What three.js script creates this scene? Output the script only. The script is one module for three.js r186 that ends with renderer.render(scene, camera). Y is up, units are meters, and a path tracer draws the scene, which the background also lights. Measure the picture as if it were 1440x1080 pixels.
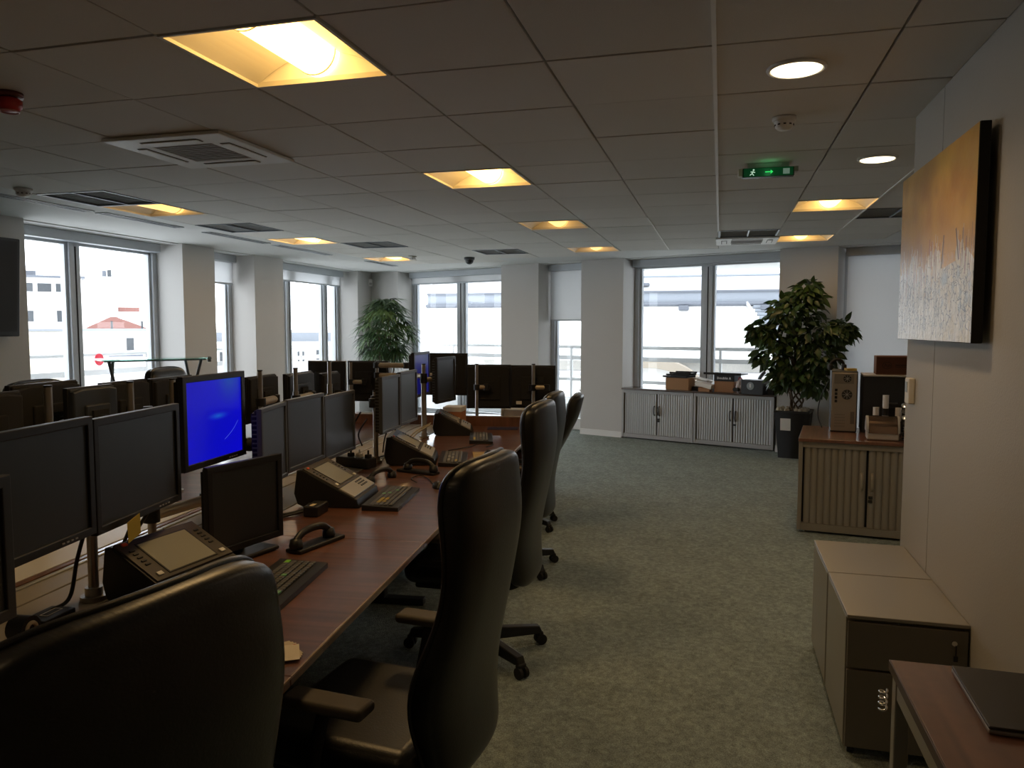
import * as THREE from 'three';
import { RoundedBoxGeometry } from 'three/addons/geometries/RoundedBoxGeometry.js';
import { mergeGeometries } from 'three/addons/utils/BufferGeometryUtils.js';
import { RectAreaLightUniformsLib } from 'three/addons/lights/RectAreaLightUniformsLib.js';

// ---------------------------------------------------------------- camera, sky, exposure
RectAreaLightUniformsLib.init();
const scene = new THREE.Scene();
const camera = new THREE.PerspectiveCamera(53.13, 4 / 3, 0.05, 400);
camera.position.set(0, 1.6, 0);
camera.rotation.order = 'YXZ';
camera.rotation.set(THREE.MathUtils.degToRad(-4.18), THREE.MathUtils.degToRad(15.14), 0);
const SKY = 4.4, LAMP_GAIN = 1.0;
scene.background = new THREE.Color().setRGB(0.93, 0.98, 1.05);
scene.backgroundIntensity = SKY;
const renderer = new THREE.WebGLRenderer({ antialias: true });
renderer.toneMapping = THREE.LinearToneMapping;
renderer.toneMappingExposure = 1.13;
renderer.shadowMap.enabled = true;
renderer.shadowMap.type = THREE.PCFSoftShadowMap;
const WARM = new THREE.Color().setRGB(1.0, 0.68, 0.34);
const WARM_SOFT = new THREE.Color().setRGB(1.0, 0.72, 0.42);

// ---------------------------------------------------------------- helpers
const D2R = Math.PI / 180;
let seed = 20240611;
const rnd = () => { seed = (seed * 1664525 + 1013904223) >>> 0; return seed / 4294967296; };
const rr = (a, b) => a + (b - a) * rnd();
const taken = new Map();
function numbered(name) {
  const n = taken.get(name) ?? 0; taken.set(name, n + 1);
  return n ? `${name}_${String(n).padStart(3, '0')}` : name;
}
const flat = (g) => { const q = g.index ? g.toNonIndexed() : g; for (const k of Object.keys(q.attributes)) if (!['position', 'normal', 'uv'].includes(k)) q.deleteAttribute(k); return q; };
const merge = (list) => mergeGeometries(list.map(flat), false);
function metreUV(g, scale = 1, turn = false) {
  const q = flat(g), p = q.attributes.position, n = q.attributes.normal, uv = new Float32Array(p.count * 2);
  for (let i = 0; i < p.count; i++) {
    const ax = Math.abs(n.getX(i)), ay = Math.abs(n.getY(i)), az = Math.abs(n.getZ(i));
    let u, v;
    if (ay >= ax && ay >= az) { u = p.getX(i); v = p.getZ(i); } else if (ax >= az) { u = p.getZ(i); v = p.getY(i); } else { u = p.getX(i); v = p.getY(i); }
    if (turn) [u, v] = [v, u];
    uv[2 * i] = u * scale; uv[2 * i + 1] = v * scale;
  }
  q.setAttribute('uv', new THREE.BufferAttribute(uv, 2));
  return q;
}
const bx = (w, h, d, x = 0, y = 0, z = 0) => new THREE.BoxGeometry(w, h, d).translate(x, y, z);
const rb = (w, h, d, x = 0, y = 0, z = 0, r = 0.005, s = 2) => new RoundedBoxGeometry(w, h, d, s, Math.min(r, w / 2.01, h / 2.01, d / 2.01)).translate(x, y, z);
const cy = (r, h, x = 0, y = 0, z = 0, r2 = r, s = 20) => new THREE.CylinderGeometry(r2, r, h, s).translate(x, y, z);
const V = (x, y, z) => new THREE.Vector3(x, y, z);
const tube = (pts, r, seg = 24, rs = 8) => new THREE.TubeGeometry(new THREE.CatmullRomCurve3(pts.map((p) => V(...p))), seg, r, rs, false);
function bar(a, b, r, s = 14) {            // straight round bar between two points
  const A = V(...a), B = V(...b), d = B.clone().sub(A), g = new THREE.CylinderGeometry(r, r, d.length(), s);
  g.applyQuaternion(new THREE.Quaternion().setFromUnitVectors(V(0, 1, 0), d.normalize()));
  const mid = A.add(B).multiplyScalar(0.5); return g.translate(mid.x, mid.y, mid.z);
}
const lathe = (pts, s = 28) => new THREE.LatheGeometry(pts.map((p) => new THREE.Vector2(...p)), s);
function prism(pts, depth, bevel = 0) {     // outline in x,y pushed along z, centred
  const sh = new THREE.Shape(pts.map((p) => new THREE.Vector2(...p)));
  return new THREE.ExtrudeGeometry(sh, { depth, bevelEnabled: bevel > 0, bevelSize: bevel, bevelThickness: bevel, bevelSegments: 2, steps: 1 }).translate(0, 0, -depth / 2);
}
function shade(o) { o.castShadow = true; o.receiveShadow = true; return o; }
function part(parent, name, geo, mat, pos, rot, label) {
  const o = shade(new THREE.Mesh(geo, mat)); o.name = name;
  if (pos) o.position.set(...pos);
  if (rot) o.rotation.set(...rot);
  if (label) o.userData.label = label;
  parent.add(o); return o;
}
function thing(name, label, category, pos = [0, 0, 0], turn = 0, group) {
  const o = new THREE.Group(); o.name = numbered(name); o.position.set(...pos); o.rotation.y = turn;
  o.userData = { label, category }; if (group) o.userData.group = group;
  scene.add(o); return o;
}
function single(name, label, category, geo, mat, pos = [0, 0, 0], turn = 0, group) {
  const o = shade(new THREE.Mesh(geo, mat)); o.name = numbered(name); o.position.set(...pos); o.rotation.y = turn;
  o.userData = { label, category }; if (group) o.userData.group = group;
  scene.add(o); return o;
}
function structure(name, label, category, geo, mat, pos = [0, 0, 0], turn = 0) {
  const o = geo ? shade(new THREE.Mesh(geo, mat)) : new THREE.Group();
  o.name = name; o.position.set(...pos); o.rotation.y = turn; o.userData = { kind: 'structure', label, category };
  scene.add(o); return o;
}
function copyOf(o, pos, turn, label, group) {
  const c = o.clone(); c.name = numbered(o.name.replace(/_\d{3}$/, '')); c.position.set(...pos); c.rotation.set(0, turn, 0);
  c.userData = { ...o.userData, label }; if (group) c.userData.group = group;
  scene.add(c); return c;
}

// ---------------------------------------------------------------- textures
function noiseGrid(n) { const a = new Float32Array(n * n); for (let i = 0; i < a.length; i++) a[i] = rnd(); return a; }
function tileNoise(grid, n, x, y) {
  const xi = Math.floor(x), yi = Math.floor(y), fx = x - xi, fy = y - yi, w = (k) => ((k % n) + n) % n;
  const sx = fx * fx * (3 - 2 * fx), sy = fy * fy * (3 - 2 * fy);
  const g = (i, j) => grid[w(j) * n + w(i)];
  return (g(xi, yi) * (1 - sx) + g(xi + 1, yi) * sx) * (1 - sy) + (g(xi, yi + 1) * (1 - sx) + g(xi + 1, yi + 1) * sx) * sy;
}
const NG = 64, noiseA = noiseGrid(NG);
const tn = (u, v, f) => tileNoise(noiseA, Math.min(NG, f), u * f, v * f);   // tiles over 0..1 for f <= 64
function dataTex(n, fn, srgb = true, rep = [1, 1]) {
  const d = new Uint8Array(n * n * 4);
  for (let j = 0; j < n; j++) for (let i = 0; i < n; i++) {
    const c = fn(i / n, j / n, i, j), k = 4 * (j * n + i);
    d[k] = 255 * c[0]; d[k + 1] = 255 * c[1]; d[k + 2] = 255 * c[2]; d[k + 3] = 255;
  }
  const t = new THREE.DataTexture(d, n, n); t.magFilter = THREE.LinearFilter; t.minFilter = THREE.LinearFilter;
  t.wrapS = t.wrapT = THREE.RepeatWrapping; t.repeat.set(...rep); if (srgb) t.colorSpace = THREE.SRGBColorSpace;
  t.needsUpdate = true; return t;
}
const clamp = (x) => Math.max(0, Math.min(1, x));
const carpetMap = dataTex(512, (u, v) => {
  const big = tn(u, v, 5) * 0.5 + tn(u + 0.3, v + 0.1, 13) * 0.5, f = rnd();
  const s = 0.55 + (big - 0.5) * 0.07 + (f - 0.5) * 0.24 + (tn(u, v, 64) - 0.5) * 0.12;
  return [clamp(s * 0.96), clamp(s * 1.04), clamp(s * 1.01)];
}, true, [0.8, 0.8]);
const carpetBump = dataTex(512, () => { const f = rnd(); return [f, f, f]; }, false, [0.8, 0.8]);
const woodMap = dataTex(512, (u, v) => {
  const g = tn(u, v * 0.5, 6) * 0.3 + tn(u, v, 40) * 0.25 + tn(u * 1, v, 64) * 0.1;
  const streak = tileNoise(noiseA, 64, u * 64, v * 3) * 0.5 + tileNoise(noiseA, 64, u * 24 + 9, v * 2) * 0.5;
  const s = 0.82 + (streak - 0.5) * 0.32 + (g - 0.32) * 0.18;
  return [clamp(0.535 * s), clamp(0.355 * s), clamp(0.275 * s)];
}, true, [1.1, 1.1]);
const tileBump = dataTex(256, (u, v) => { let f = 0.75 + 0.25 * rnd(); if (rnd() < 0.04) f = 0.1; return [f, f, f]; }, false, [4, 4]);
const leatherBump = dataTex(256, (u, v) => { const f = 0.5 * tn(u, v, 64) + 0.3 * tn(u + 0.5, v, 32) + 0.2 * rnd(); return [f, f, f]; }, false, [6, 6]);
const plasterBump = dataTex(256, (u, v) => { const f = 0.6 * tn(u, v, 64) + 0.4 * rnd(); return [f, f, f]; }, false, [3, 3]);
const stoneMap = dataTex(256, (u, v) => { const s = 0.86 + (tn(u, v, 8) - 0.5) * 0.12 + (rnd() - 0.5) * 0.05; return [s, s * 0.985, s * 0.95]; }, true, [0.2, 0.2]);
function canvasTex(w, h, draw) {
  const c = document.createElement('canvas'); c.width = w; c.height = h; draw(c.getContext('2d'), w, h);
  const t = new THREE.CanvasTexture(c); t.colorSpace = THREE.SRGBColorSpace; return t;
}

// ---------------------------------------------------------------- materials
const std = (r, g, b, rough = 0.6, metal = 0, extra = {}) => new THREE.MeshStandardMaterial({ color: new THREE.Color().setRGB(r, g, b), roughness: rough, metalness: metal, ...extra });
const phy = (r, g, b, rough, metal, extra = {}) => new THREE.MeshPhysicalMaterial({ color: new THREE.Color().setRGB(r, g, b), roughness: rough, metalness: metal, ...extra });
const M = {
  wall: std(0.54, 0.525, 0.505, 0.8, 0, { bumpMap: plasterBump, bumpScale: 0.0006 }),
  partition: std(0.44, 0.41, 0.36, 0.65, 0, { bumpMap: plasterBump, bumpScale: 0.0004 }),
  plaster: std(0.62, 0.615, 0.6, 0.85),
  tile: std(0.66, 0.63, 0.59, 0.92, 0, { bumpMap: tileBump, bumpScale: 0.0012 }),
  tileB: std(0.63, 0.6, 0.56, 0.92, 0, { bumpMap: tileBump, bumpScale: 0.0012 }),
  tileC: std(0.685, 0.655, 0.615, 0.92, 0, { bumpMap: tileBump, bumpScale: 0.0012 }),
  tbar: std(0.78, 0.76, 0.72, 0.5),
  carpet: new THREE.MeshStandardMaterial({ map: carpetMap, bumpMap: carpetBump, bumpScale: 0.004, roughness: 1 }),
  wood: new THREE.MeshPhysicalMaterial({ map: woodMap, roughness: 0.34, clearcoat: 0.8, clearcoatRoughness: 0.16 }),
  woodEdge: std(0.06, 0.024, 0.014, 0.4),
  flap: std(0.34, 0.31, 0.26, 0.5),
  steel: std(0.2, 0.215, 0.24, 0.45, 0.5),
  darkSteel: std(0.06, 0.065, 0.075, 0.5, 0.3),
  slot: std(0.008, 0.008, 0.009, 0.8),
  alu: std(0.46, 0.49, 0.52, 0.42, 0.2),
  aluDark: std(0.13, 0.14, 0.155, 0.5, 0.3),
  blackPlastic: std(0.014, 0.014, 0.016, 0.42),
  blackMatt: std(0.012, 0.012, 0.013, 0.75),
  greyPlastic: std(0.07, 0.075, 0.085, 0.42),
  silverPlastic: std(0.42, 0.41, 0.4, 0.4, 0.2),
  bezelGrey: std(0.045, 0.048, 0.055, 0.38),
  screen: phy(0.014, 0.0155, 0.018, 0.36, 0, { clearcoat: 0.5, clearcoatRoughness: 0.4 }),
  pole: std(0.45, 0.42, 0.37, 0.3, 0.85),
  armTube: std(0.5, 0.42, 0.3, 0.4, 0.6),
  leather: new THREE.MeshPhysicalMaterial({ color: new THREE.Color().setRGB(0.008, 0.0079, 0.0078), roughness: 0.38, bumpMap: leatherBump, bumpScale: 0.0004, clearcoat: 0.3, clearcoatRoughness: 0.3 }),
  armPad: std(0.085, 0.07, 0.052, 0.6),
  paleCabinet: std(0.31, 0.29, 0.255, 0.28, 0.1),
  cabinetFront: std(0.17, 0.15, 0.125, 0.5, 0.1),
  tambour: std(0.5, 0.51, 0.52, 0.4, 0.15),
  tambourWarm: std(0.31, 0.285, 0.25, 0.45, 0.1),
  carcass: std(0.4, 0.4, 0.4, 0.5, 0.1),
  carcassWarm: std(0.29, 0.265, 0.23, 0.5, 0.1),
  cardboard: std(0.36, 0.2, 0.1, 0.85),
  cardboardB: std(0.33, 0.17, 0.085, 0.85),
  paper: std(0.78, 0.77, 0.74, 0.8),
  cream: std(0.66, 0.55, 0.38, 0.7),
  chrome: std(0.75, 0.75, 0.76, 0.14, 1),
  bronze: std(0.3, 0.19, 0.12, 0.15, 1),
  white: std(0.75, 0.745, 0.73, 0.5),
  red: std(0.42, 0.02, 0.02, 0.4),
  yellow: std(0.78, 0.55, 0.05, 0.7),
  green: std(0.2, 0.55, 0.04, 0.6),
  glass: phy(0.96, 0.98, 0.98, 0.02, 0, { transmission: 1, thickness: 0, ior: 1.45 }),
  greenGlass: phy(0.55, 0.78, 0.72, 0.03, 0, { transmission: 0.8, thickness: 0, ior: 1.5 }),
  blind: phy(0.78, 0.785, 0.79, 0.95, 0, { transmission: 0.55, thickness: 0, side: THREE.DoubleSide }),
  soil: std(0.1, 0.07, 0.045, 0.95),
  bark: std(0.1, 0.07, 0.045, 0.95),
  cable: std(0.01, 0.01, 0.01, 0.5),
  paleCable: std(0.4, 0.35, 0.25, 0.6),
};

// ---------------------------------------------------------------- plan of the room
const CEIL = 2.6;
const LW = -6.18;                                        // front of the piers on the left wall
const BW = { ox: -2.0, oz: -11.42, a: 20.5 * D2R };      // front of the piers on the rear wall, turned against the ceiling grid
const bwPoint = (s, off = 0) => [BW.ox + Math.cos(BW.a) * s - Math.sin(BW.a) * off, BW.oz + Math.sin(BW.a) * s + Math.cos(BW.a) * off];
const GL = 0.42;                                         // depth of the reveals
// floor and slab above
structure('floor', 'grey green flecked office carpet', 'floor', metreUV(bx(11.0, 0.2, 16.5, -1.6, -0.1, -5.75)), M.carpet);
const ceiling = structure('ceiling', 'suspended ceiling of square mineral tiles', 'ceiling');
const slabShape = (y0, th, pts, holes = []) => {
  const s = new THREE.Shape(pts.map(([x, z]) => new THREE.Vector2(x, -z)));
  for (const h of holes) s.holes.push(new THREE.Path(h.map(([x, z]) => new THREE.Vector2(x, -z))));
  return new THREE.ExtrudeGeometry(s, { depth: th, bevelEnabled: false }).rotateX(-Math.PI / 2).translate(0, y0, 0);
};
part(ceiling, 'slab', bx(11.0, 0.15, 16.5, -1.6, 2.945, -5.75), M.plaster);
const gx = []; for (let k = -8; k <= 0; k++) gx.push(-0.04 + 0.617 * k); gx.push(0.572, 1.165, 1.765, 2.365);
const gz = (j) => -2.9 - 0.603 * j;
const wallZ = (x) => BW.oz + Math.tan(BW.a) * (x - BW.ox);
const rows = [];
for (let c = 0; c < gx.length - 1; c++) { let j = -2; while (gz(j + 1) > wallZ(gx[c + 1]) + 0.42) j++; rows.push(j); }
{ // plaster border round the tiled field, cut to its stepped edge
  const hole = []; const last = gx.length - 1;
  hole.push([gx[0], gz(-2)]);
  for (let c = 0; c < last; c++) { hole.push([gx[c], gz(rows[c])]); hole.push([gx[c + 1], gz(rows[c])]); }
  hole.push([gx[last], gz(2)]); hole.push([0.885, gz(2)]); hole.push([0.885, gz(-2)]);
  part(ceiling, 'plaster_border', slabShape(CEIL, 0.02, [[-6.7, 2.2], [3.8, 2.2], [3.8, -13.9], [-6.7, -13.9]], [hole]), M.plaster);
}
const special = new Set();
const cell = (c, j) => `${c},${j}`;
const lightCells = [[5, -1, 1.0], [5, 3, 1.0], [5, 7, 0.22], [5, 11, 0.25], [0, 8, 0.85], [0, 12, 0.7], [0, 4, 0.22], [9, 6, 0.62], [9, 10, 0.5]];
const ventCells = [[0, 3], [0, 6], [1, 9], [3, 11], [10, 7], [8, 9]];
for (const [c, j] of [...lightCells, ...ventCells]) special.add(cell(c, j));
const tileGeo = new Map();
function tileOf(w, d) {
  const k = w.toFixed(3) + d.toFixed(3);
  if (!tileGeo.has(k)) tileGeo.set(k, metreUV(rb(w - 0.009, 0.018, d - 0.009, 0, 0.009, 0, 0.003, 1)));
  return tileGeo.get(k);
}
for (let c = 0; c < gx.length - 1; c++) for (let j = -2; j < rows[c]; j++) {
  if (special.has(cell(c, j))) continue;
  let x0 = gx[c], x1 = gx[c + 1];
  if (j < 2) { if (x0 > 0.8) continue; x1 = Math.min(x1, 0.885); }
  const m = [M.tile, M.tile, M.tileB, M.tileC][Math.floor(rnd() * 4)];
  part(ceiling, 'ceiling_tile', tileOf(x1 - x0, 0.603), m, [(x0 + x1) / 2, CEIL + rr(-0.0015, 0.0015), gz(j + 0.5)]);
}
// the few bright carrier rails that show between tiles
part(ceiling, 'carrier_rail', bx(0.016, 0.012, gz(-2) - gz(9), gx[8], CEIL + 0.0, (gz(-2) + gz(9)) / 2), M.tbar);
part(ceiling, 'carrier_rail', bx(0.012, 0.012, gz(2) - gz(9), gx[10], CEIL + 0.0, (gz(2) + gz(9)) / 2), M.tbar);
part(ceiling, 'carrier_rail', bx(0.010, 0.010, gz(7) - gz(12), gx[7], CEIL + 0.0, (gz(7) + gz(12)) / 2), M.tbar);
// linear slot diffusers along the windows
[[-5.25, -4.3, -5.5], [-5.22, -5.6, -6.6], [-5.2, -7.0, -8.1], [-5.2, -8.3, -9.6], [-5.1, -10.6, -11.6]].forEach(([x, z0, z1], i) => {
  const t = thing('slot_diffuser', ['grey linear slot diffuser by the wall television pier', 'grey linear slot diffuser in front of the wide side window', 'grey linear slot diffuser beside the tan window pier', 'grey linear slot diffuser beside the narrow side window', 'grey linear slot diffuser over the bamboo palm'][i], 'air diffuser', [x, CEIL, (z0 + z1) / 2], 0, 'linear slot diffusers');
  const L = z0 - z1;
  part(t, 'slot_frame', merge([bx(0.012, 0.01, L, -0.05, -0.003, 0), bx(0.012, 0.01, L, 0.05, -0.003, 0), bx(0.012, 0.01, L, 0, -0.003, 0), bx(0.112, 0.01, 0.012, 0, -0.003, L / 2), bx(0.112, 0.01, 0.012, 0, -0.003, -L / 2)]), M.alu);
  part(t, 'slot_back', bx(0.1, 0.004, L, 0, -0.002, 0), M.slot);
});

// walls: piers, solid lengths, partition
function wallBox(w, h, d, x, y, z) { return metreUV(bx(w, h, d, x, y, z)); }
const wallLeft = structure('wall_left', 'left wall with tan painted piers between the windows', 'wall', null, null, [LW, 0, 0], Math.PI / 2);
const PIER_L = [[-2.2, 5.71], [7.86, 8.46], [9.32, 10.04], [12.43, 13.4]];   // local x = distance into the room
for (const [a, b] of PIER_L) part(wallLeft, 'pier', wallBox(b - a, CEIL + 0.2, GL + 0.12, (a + b) / 2, (CEIL + 0.2) / 2, -(GL + 0.12) / 2), M.wall);
part(wallLeft, 'lintel', wallBox(15.6, 0.22, 0.16, 5.6, CEIL + 0.13, -GL - 0.04), M.wall);
const wallRear = structure('wall_back', 'rear wall with pale grey piers between tall windows', 'wall', null, null, [BW.ox, 0, BW.oz], -BW.a);
const PIER_B = [[-5.2, -3.79], [-1.51, -0.79], [-0.02, 0.68], [2.9, 3.6], [4.75, 6.3]];
for (const [a, b] of PIER_B) part(wallRear, 'pier', wallBox(b - a, CEIL + 0.2, GL + 0.12, (a + b) / 2, (CEIL + 0.2) / 2, -(GL + 0.12) / 2), M.wall);
part(wallRear, 'lintel', wallBox(11.4, 0.22, 0.16, 0.6, CEIL + 0.13, -GL - 0.04), M.wall);
const partition = structure('wall_right', 'warm beige partition wall with flush panel joints', 'wall', null, null, [0.88, 0, 0]);
for (const [z0, z1] of [[-4.11, -3.62], [-3.617, -2.42], [-2.417, -1.22], [-1.217, 2.2]]) part(partition, 'wall_panel', wallBox(0.12, CEIL, z1 - z0 - 0.003, 0.06, CEIL / 2, (z0 + z1) / 2), M.partition);
part(partition, 'core', bx(0.1, CEIL, 6.28, 0.065, CEIL / 2, -0.95), M.slot);
structure('wall_side', 'plain side wall behind the partition', 'wall', wallBox(0.15, CEIL + 0.2, 7, 3.42, 1.4, -7.4), M.wall);
structure('wall_return', 'plain wall closing the tea point', 'wall', wallBox(2.5, CEIL + 0.2, 0.15, 2.2, 1.4, -3.98), M.wall);
structure('wall_front', 'plain wall behind the viewer', 'wall', wallBox(8.2, CEIL + 0.2, 0.15, -2.9, 1.4, 2.15), M.wall);
const base1 = structure('baseboard_back', 'white skirting on the rear piers', 'baseboard', null, null, [BW.ox, 0, BW.oz], -BW.a);
for (const [a, b] of PIER_B) part(base1, 'skirting', bx(b - a, 0.085, 0.014, (a + b) / 2, 0.0425, 0.007), M.white);
const base2 = structure('baseboard_left', 'white skirting on the left piers', 'baseboard', null, null, [LW, 0, 0], Math.PI / 2);
for (const [a, b] of PIER_L) part(base2, 'skirting', bx(b - a - 0.1, 0.085, 0.014, (a + b) / 2 - 0.03, 0.0425, 0.007), M.white);

// windows: local x along the wall, z towards the room, glazing at -GL
let windowNo = 0;
function makeWindow(host, a, b, mullions, label, mat = M.alu) {
  const [pos, turn] = host;
  const w = structure(`window_${++windowNo}`, label, 'window', null, null, pos, turn);
  const z = -GL, y0 = 0.1, y1 = 2.5, posts = [a + 0.035, ...mullions, b - 0.035];
  part(w, 'frame_head', rb(b - a, 0.06, 0.1, (a + b) / 2, y1 + 0.02, z, 0.004), mat);
  part(w, 'frame_foot', rb(b - a, 0.1, 0.1, (a + b) / 2, 0.05, z, 0.004), mat);
  posts.forEach((p, i) => {
    const inner = i > 0 && i < posts.length - 1, wd = inner ? 0.13 : 0.07;
    const q = part(w, inner ? 'mullion' : 'jamb', rb(wd, y1, 0.11, p, y1 / 2, z, 0.006), mat);
    if (inner) part(q, 'seal', bx(0.012, y1 - 0.1, 0.006, p + 0.01, y1 / 2, z + 0.058), M.slot);
  });
  for (let i = 0; i < posts.length - 1; i++) {
    const l = posts[i] + (i ? 0.065 : 0.035), r = posts[i + 1] - (i + 1 < posts.length - 1 ? 0.065 : 0.035);
    const sash = part(w, 'sash', merge([bx(0.035, y1 - y0, 0.06, l + 0.0175, (y0 + y1) / 2, z - 0.005), bx(0.035, y1 - y0, 0.06, r - 0.0175, (y0 + y1) / 2, z - 0.005), bx(r - l, 0.035, 0.06, (l + r) / 2, y1 - 0.0175, z - 0.005), bx(r - l, 0.05, 0.06, (l + r) / 2, y0 + 0.025, z - 0.005)]), mat);
    part(sash, 'pane', new THREE.PlaneGeometry(r - l - 0.06, y1 - y0 - 0.07).translate((l + r) / 2, (y0 + y1) / 2, z - 0.01), M.glass);
  }
  part(w, 'soffit_board', bx(b - a, 0.03, GL - 0.06, (a + b) / 2, CEIL + 0.005, z / 2 - 0.02), M.plaster);
  return w;
}
const hostL = [[LW, 0, 0], Math.PI / 2], hostB = [[BW.ox, 0, BW.oz], -BW.a];
makeWindow(hostL, 5.71, 7.86, [6.64], 'wide side window next to the wall television', M.alu);
makeWindow(hostL, 8.46, 9.32, [], 'narrow side window between the two tan piers');
makeWindow(hostL, 10.04, 12.43, [10.78, 11.95], 'side window nearest the bamboo palm');
makeWindow(hostB, -3.79, -1.51, [-2.66], 'rear window beside the bamboo palm');
makeWindow(hostB, -0.79, -0.02, [], 'narrow rear window with a half lowered blind');
makeWindow(hostB, 0.68, 2.9, [1.8], 'rear window above the two grey tambour cabinets');
makeWindow(hostB, 3.6, 4.75, [4.62], 'rear window covered by a full length blind');
// roller blinds: cassette, cloth, weighted bar
function makeBlind(host, a, b, drop, label, mat = M.alu) {
  const [pos, turn] = host, t = thing('roller_blind', label, 'roller blind', pos, turn, 'roller blinds');
  const z = -GL + 0.13;
  part(t, 'cassette', rb(b - a, 0.105, 0.09, (a + b) / 2, 2.54, z, 0.012), mat);
  if (drop > 0.02) {
    part(t, 'cloth', bx(b - a - 0.03, drop, 0.0012, (a + b) / 2, 2.5 - drop / 2, z - 0.02), M.blind);
    part(t, 'bottom_bar', rb(b - a - 0.03, 0.025, 0.014, (a + b) / 2, 2.5 - drop, z - 0.02, 0.005), mat);
  }
  return t;
}
makeBlind(hostL, 5.76, 7.8, 0.0, 'rolled up blind cassette over the wide side window');
makeBlind(hostL, 8.47, 9.28, 0.3, 'short lowered blind in the narrow side window');
makeBlind(hostL, 10.05, 12.38, 0.17, 'slightly lowered blind in the side window nearest the palm');
makeBlind(hostB, -3.76, -1.54, 0.12, 'slightly lowered blind in the rear window beside the palm');
makeBlind(hostB, -0.77, -0.04, 0.78, 'half lowered blind in the narrow rear window');
makeBlind(hostB, 0.7, 2.88, 0.03, 'rolled up blind over the tambour cabinets');
makeBlind(hostB, 3.63, 4.55, 2.3, 'fully lowered grey blind behind the computer tower');
// white sill panel low in the narrow rear window
{ const t = thing('sill_panel', 'low white panel at the foot of the narrow rear window', 'panel', [BW.ox, 0, BW.oz], -BW.a); part(t, 'board', rb(0.75, 0.16, 0.03, -0.405, 0.09, -GL + 0.09, 0.004), M.white); part(t, 'ledge', rb(0.75, 0.02, 0.06, -0.405, 0.18, -GL + 0.105, 0.004), M.white); }

// ---------------------------------------------------------------- outside: balcony, rails, roofs
single('balcony_slab', 'concrete balcony slab outside the side windows', 'balcony', bx(1.6, 0.12, 12, -7.5, -0.12, -9.2), std(0.5, 0.5, 0.48, 0.9));
single('balcony_slab', 'concrete balcony slab outside the rear windows', 'balcony', bx(11, 0.12, 1.7, 0.6, -0.12, -1.45), std(0.5, 0.5, 0.48, 0.9), [BW.ox, 0, BW.oz], -BW.a);
const railMat = std(0.75, 0.76, 0.77, 0.4);
function railing(label, pos, turn, x0, x1, z, lower) {
  const t = thing('balcony_railing', label, 'railing', pos, turn);
  part(t, 'top_rail', bar([x0, 1.27, z], [x1, 1.27, z], 0.03), railMat);
  part(t, 'flat_rail', bx(x1 - x0, 0.07, 0.02, (x0 + x1) / 2, lower, z), railMat);
  part(t, 'flat_rail', bx(x1 - x0, 0.05, 0.02, (x0 + x1) / 2, 0.7, z), railMat);
  part(t, 'foot_rail', bx(x1 - x0, 0.3, 0.05, (x0 + x1) / 2, 0.12, z), railMat);
  for (let x = x0 + 0.4; x < x1; x += 1.35) part(t, 'post', rb(0.04, 1.3, 0.04, x, 0.6, z, 0.005), railMat);
}
railing('steel balcony railing outside the side windows', [LW, 0, 0], Math.PI / 2, 4.4, 14, -1.42, 1.04);
railing('steel balcony railing outside the rear windows', [BW.ox, 0, BW.oz], -BW.a, -5.6, 5.8, -1.6, 1.08);
{ // round no entry sign on the railing
  const t = thing('round_sign', 'small round red sign with a white bar on the balcony railing', 'sign', [-7.566, 1.2, -8.0], Math.PI / 2);
  part(t, 'plate', cy(0.075, 0.006, 0, 0, 0, 0.075, 28).rotateX(Math.PI / 2), std(0.75, 0.02, 0.05, 0.4));
  part(t, 'white_bar', bx(0.1, 0.022, 0.003, 0, -0.005, 0.005), M.white);
}
const facade = [std(0.5, 0.49, 0.47, 0.9), std(0.44, 0.4, 0.31, 0.9), std(0.33, 0.335, 0.34, 0.9), std(0.6, 0.6, 0.59, 0.9)];
const dark = std(0.03, 0.036, 0.042, 0.4), zinc = std(0.09, 0.1, 0.12, 0.5), zincPale = std(0.19, 0.21, 0.24, 0.5), tileRed = std(0.2, 0.09, 0.075, 0.8);
function building(label, D, phiDeg, draw, x = 0) {
  const f = phiDeg * D2R, t = thing('building', label, 'building', [-D * Math.sin(f) + x * Math.cos(f), 0, -D * Math.cos(f) - x * Math.sin(f)], f);
  draw(t); return t;
}
const win = (t, x, y, w, h, z) => { const f = part(t, 'window', merge([bx(w + 0.14, 0.07, 0.1, x, y + h / 2 + 0.03, z), bx(w + 0.14, 0.07, 0.1, x, y - h / 2 - 0.03, z), bx(0.07, h, 0.1, x - w / 2 - 0.03, y, z), bx(0.07, h, 0.1, x + w / 2 + 0.03, y, z)]), facade[3]); part(f, 'pane', bx(w, h, 0.04, x, y, z), dark); };
building('white modern block with a strip of dark upper windows', 62, 47.5, (t) => {
  part(t, 'wall', bx(7, 18, 5, 0.6, -5.3, -2.5), facade[0]);
  part(t, 'penthouse', bx(5.4, 1.6, 3.5, 0.9, 4.3, -2.6), facade[3]);
  part(t, 'roof_edge', bx(5.8, 0.14, 4, 0.9, 5.16, -2.5), zinc);
  part(t, 'roof_plant', rb(1.5, 0.45, 1.2, 0.1, 5.4, -2.6, 0.05), zinc);
  for (const x of [-0.9, 0.2, 1.3, 2.4]) win(t, x, 4.4, 0.85, 0.6, -0.83);
  win(t, -0.2, 2.4, 1.6, 0.75, 0.02); win(t, 2.3, 2.4, 0.7, 0.8, 0.02);
});
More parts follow.
